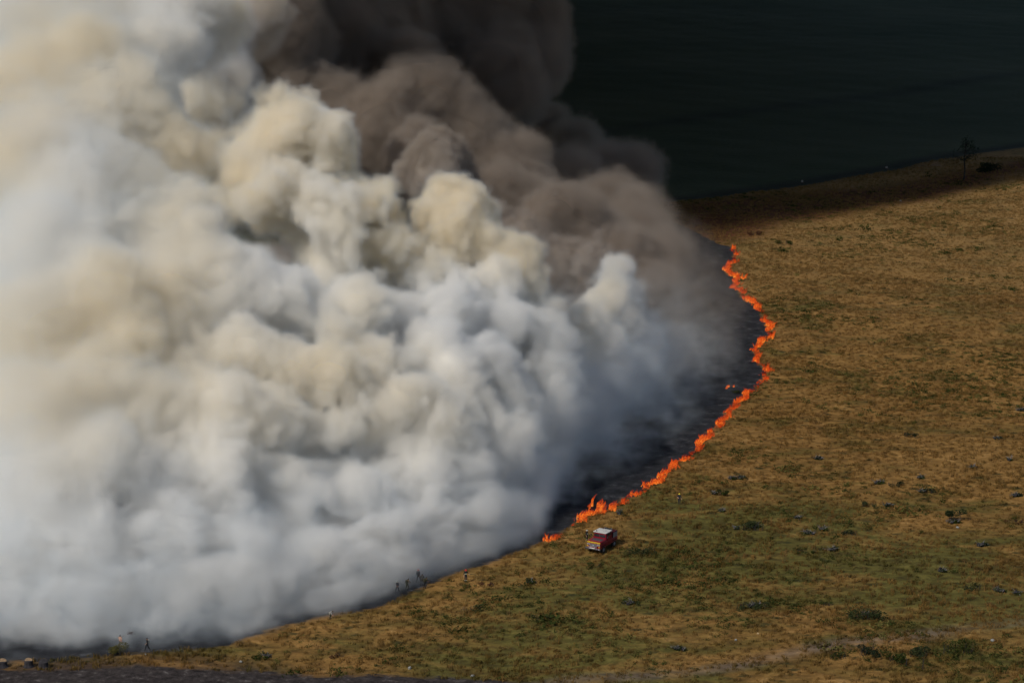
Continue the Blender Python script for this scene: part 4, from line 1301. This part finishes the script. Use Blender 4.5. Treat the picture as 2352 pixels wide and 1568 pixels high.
def smoke_density(t, pos, a):
    d = billowed(t, pos, a, 4)
    st = streaks(t, pos)
    d = t.math('ADD', d, t.math('MULTIPLY', t.math('MULTIPLY', t.math('SUBTRACT', st, 0.5), a["soft"]), t.math('MULTIPLY_ADD', a["low"], 26.0, 8.0)))
    d = t.math('DIVIDE', d, t.math('MULTIPLY_ADD', a["soft"], t.math('MULTIPLY_ADD', a["low"], -5.5, 8.0), 1.4), clamp=True)
    d = t.math('POWER', d, 1.3)
    d = t.math('MULTIPLY', d, a["thick"])
    fine = t.n("ShaderNodeTexNoise", {"Vector": pos, "Scale": 0.19, "Detail": 4.0, "Roughness": 0.70, "Distortion": 1.0}).outputs[0]
    fine = t.math('MULTIPLY', t.math('SUBTRACT', fine, 0.44), 8.0, clamp=True)
    torn = t.math('SUBTRACT', 1.0, a["thick"])
    d = t.math('MULTIPLY', d, t.math('MULTIPLY_ADD', t.math('MULTIPLY_ADD', fine, 1.3, -0.95), torn, 1.0))
    vn = t.math('MULTIPLY', t.math('SUBTRACT', st, 0.42), 3.2, clamp=True)
    vn = t.math('MULTIPLY', vn, t.math('MULTIPLY_ADD', fine, 0.9, 0.2))
    v = t.math('MULTIPLY', t.math('MULTIPLY', vn, a["veil"]), 0.5)
    d = t.math('MAXIMUM', d, v)
    # drop what is next to nothing so that the grid stays sparse
    return t.math('MULTIPLY', d, t.math('GREATER_THAN', d, 0.006))


def smoke_core(t, pos, a):
    d = billowed(t, pos, a, 2)
    d = t.math('SUBTRACT', d, t.math('MULTIPLY', a["soft"], 6.0))
    d = t.math('SUBTRACT', d, t.math('MULTIPLY', t.math('SUBTRACT', 1.0, a["thick"]), 30.0))
    return t.math('MAXIMUM', t.math('ADD', d, 3.0), 0.0)


m_vol, nt = new_mat("smoke_fog")
t = NT(nt)
out = t.n("ShaderNodeOutputMaterial")
att = t.n("ShaderNodeAttribute", attribute_name="density")
P = t.n("ShaderNodeNewGeometry").outputs["Position"]
sp = t.n("ShaderNodeSeparateXYZ", {0: P})
# far smoke is darker: soot over the flames, plus shade painted into the colour
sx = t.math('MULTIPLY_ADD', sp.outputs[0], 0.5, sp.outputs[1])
soot_shade = t.n("ShaderNodeMapRange", {0: sx, 1: 408.0, 2: 480.0}).outputs[0]
# wavy tan patches put the warm light of the crevices into the colour
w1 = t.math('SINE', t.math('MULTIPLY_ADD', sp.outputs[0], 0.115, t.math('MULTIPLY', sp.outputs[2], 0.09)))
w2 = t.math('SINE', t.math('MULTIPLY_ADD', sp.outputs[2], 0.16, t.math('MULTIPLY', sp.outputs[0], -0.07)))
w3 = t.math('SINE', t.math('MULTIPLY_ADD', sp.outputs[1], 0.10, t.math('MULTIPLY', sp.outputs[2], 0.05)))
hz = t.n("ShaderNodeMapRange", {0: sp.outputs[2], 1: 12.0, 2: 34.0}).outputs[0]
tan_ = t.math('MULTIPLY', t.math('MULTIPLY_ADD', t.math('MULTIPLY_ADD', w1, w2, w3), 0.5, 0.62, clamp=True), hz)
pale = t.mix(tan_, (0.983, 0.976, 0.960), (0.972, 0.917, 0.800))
thin = t.n("ShaderNodeMapRange", {0: att.outputs["Fac"], 1: 0.02, 2: 0.30}).outputs[0]
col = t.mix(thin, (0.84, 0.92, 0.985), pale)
col = t.mix(soot_shade, col, (0.52, 0.455, 0.395))
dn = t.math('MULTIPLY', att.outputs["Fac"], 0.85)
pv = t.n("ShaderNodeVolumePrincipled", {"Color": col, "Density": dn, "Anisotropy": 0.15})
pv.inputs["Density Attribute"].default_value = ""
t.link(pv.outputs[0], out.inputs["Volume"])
m_core, nt = new_mat("smoke_core")
t = NT(nt)
out = t.n("ShaderNodeOutputMaterial")
bs = t.n("ShaderNodeBsdfDiffuse", {"Color": (0.88, 0.85, 0.79, 1)})
t.link(bs.outputs[0], out.inputs["Surface"])
CORE = 3.2
ARR = {"f": f, "soft": soft, "thick": thick, "low": low}
smoke = grid_object("smoke", {k: a[::2, ::2, ::2] for k, a in ARR.items()}, LO, VOX * 2, m_core, smoke_core, to_mesh=3.0 + CORE)
ARR["veil"] = veil
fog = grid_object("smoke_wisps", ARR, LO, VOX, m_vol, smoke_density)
tag(smoke, "vast billowing bank of white, tan and grey smoke rising from the burning moor", kind="stuff")
fog.parent = smoke
fog["kind"] = "stuff"

m_plume, nt = new_mat("plume_fog")
t = NT(nt)
pv = t.n("ShaderNodeVolumePrincipled", {"Color": (0.8, 0.77, 0.74, 1)})
t.link(t.math('MULTIPLY', t.n("ShaderNodeAttribute", attribute_name="density").outputs["Fac"], 0.08), pv.inputs["Density"])
pv.inputs["Density Attribute"].default_value = ""
t.link(pv.outputs[0], t.n("ShaderNodeOutputMaterial").inputs["Volume"])

# the plume it feeds drifts off above and behind the picture and shades the field
PV = 7.0
PLO = (-520.0, 440.0, 96.0)
ps = (100, 170, 36)
px_ = PLO[0] + PV * np.arange(ps[0])[:, None, None]
py_ = PLO[1] + PV * np.arange(ps[1])[None, :, None]
pz_ = PLO[2] + PV * np.arange(ps[2])[None, None, :]
E1 = Vector((0.748, 0.662, 0))
NN = E1.cross(SUN).normalized()
O1 = Vector((46, 560, 0))
sd = (px_ - O1.x) * NN.x + (py_ - O1.y) * NN.y + (pz_ - O1.z) * NN.z
pf = np.minimum(-sd, np.minimum(np.minimum(pz_ - 112, 320 - pz_), np.minimum(px_ + 490, py_ - 470)) + 0 * sd)
pf = np.minimum(pf, 1590 - py_ + 0 * sd) + 9 * fbm(ps, 6, 3)
pd = np.clip(pf / 22.0, 0, 1)
for ax in range(3):
    sl_ = [slice(None)] * 3
    for e in (0, -1): sl_[ax] = e; pd[tuple(sl_)] = 0
plume = grid_object("smoke_plume", {"d": pd}, PLO, PV, m_plume, lambda t, pos, a: a["d"])
plume["kind"] = "stuff"
plume.parent = smoke
#@@END_SMOKE
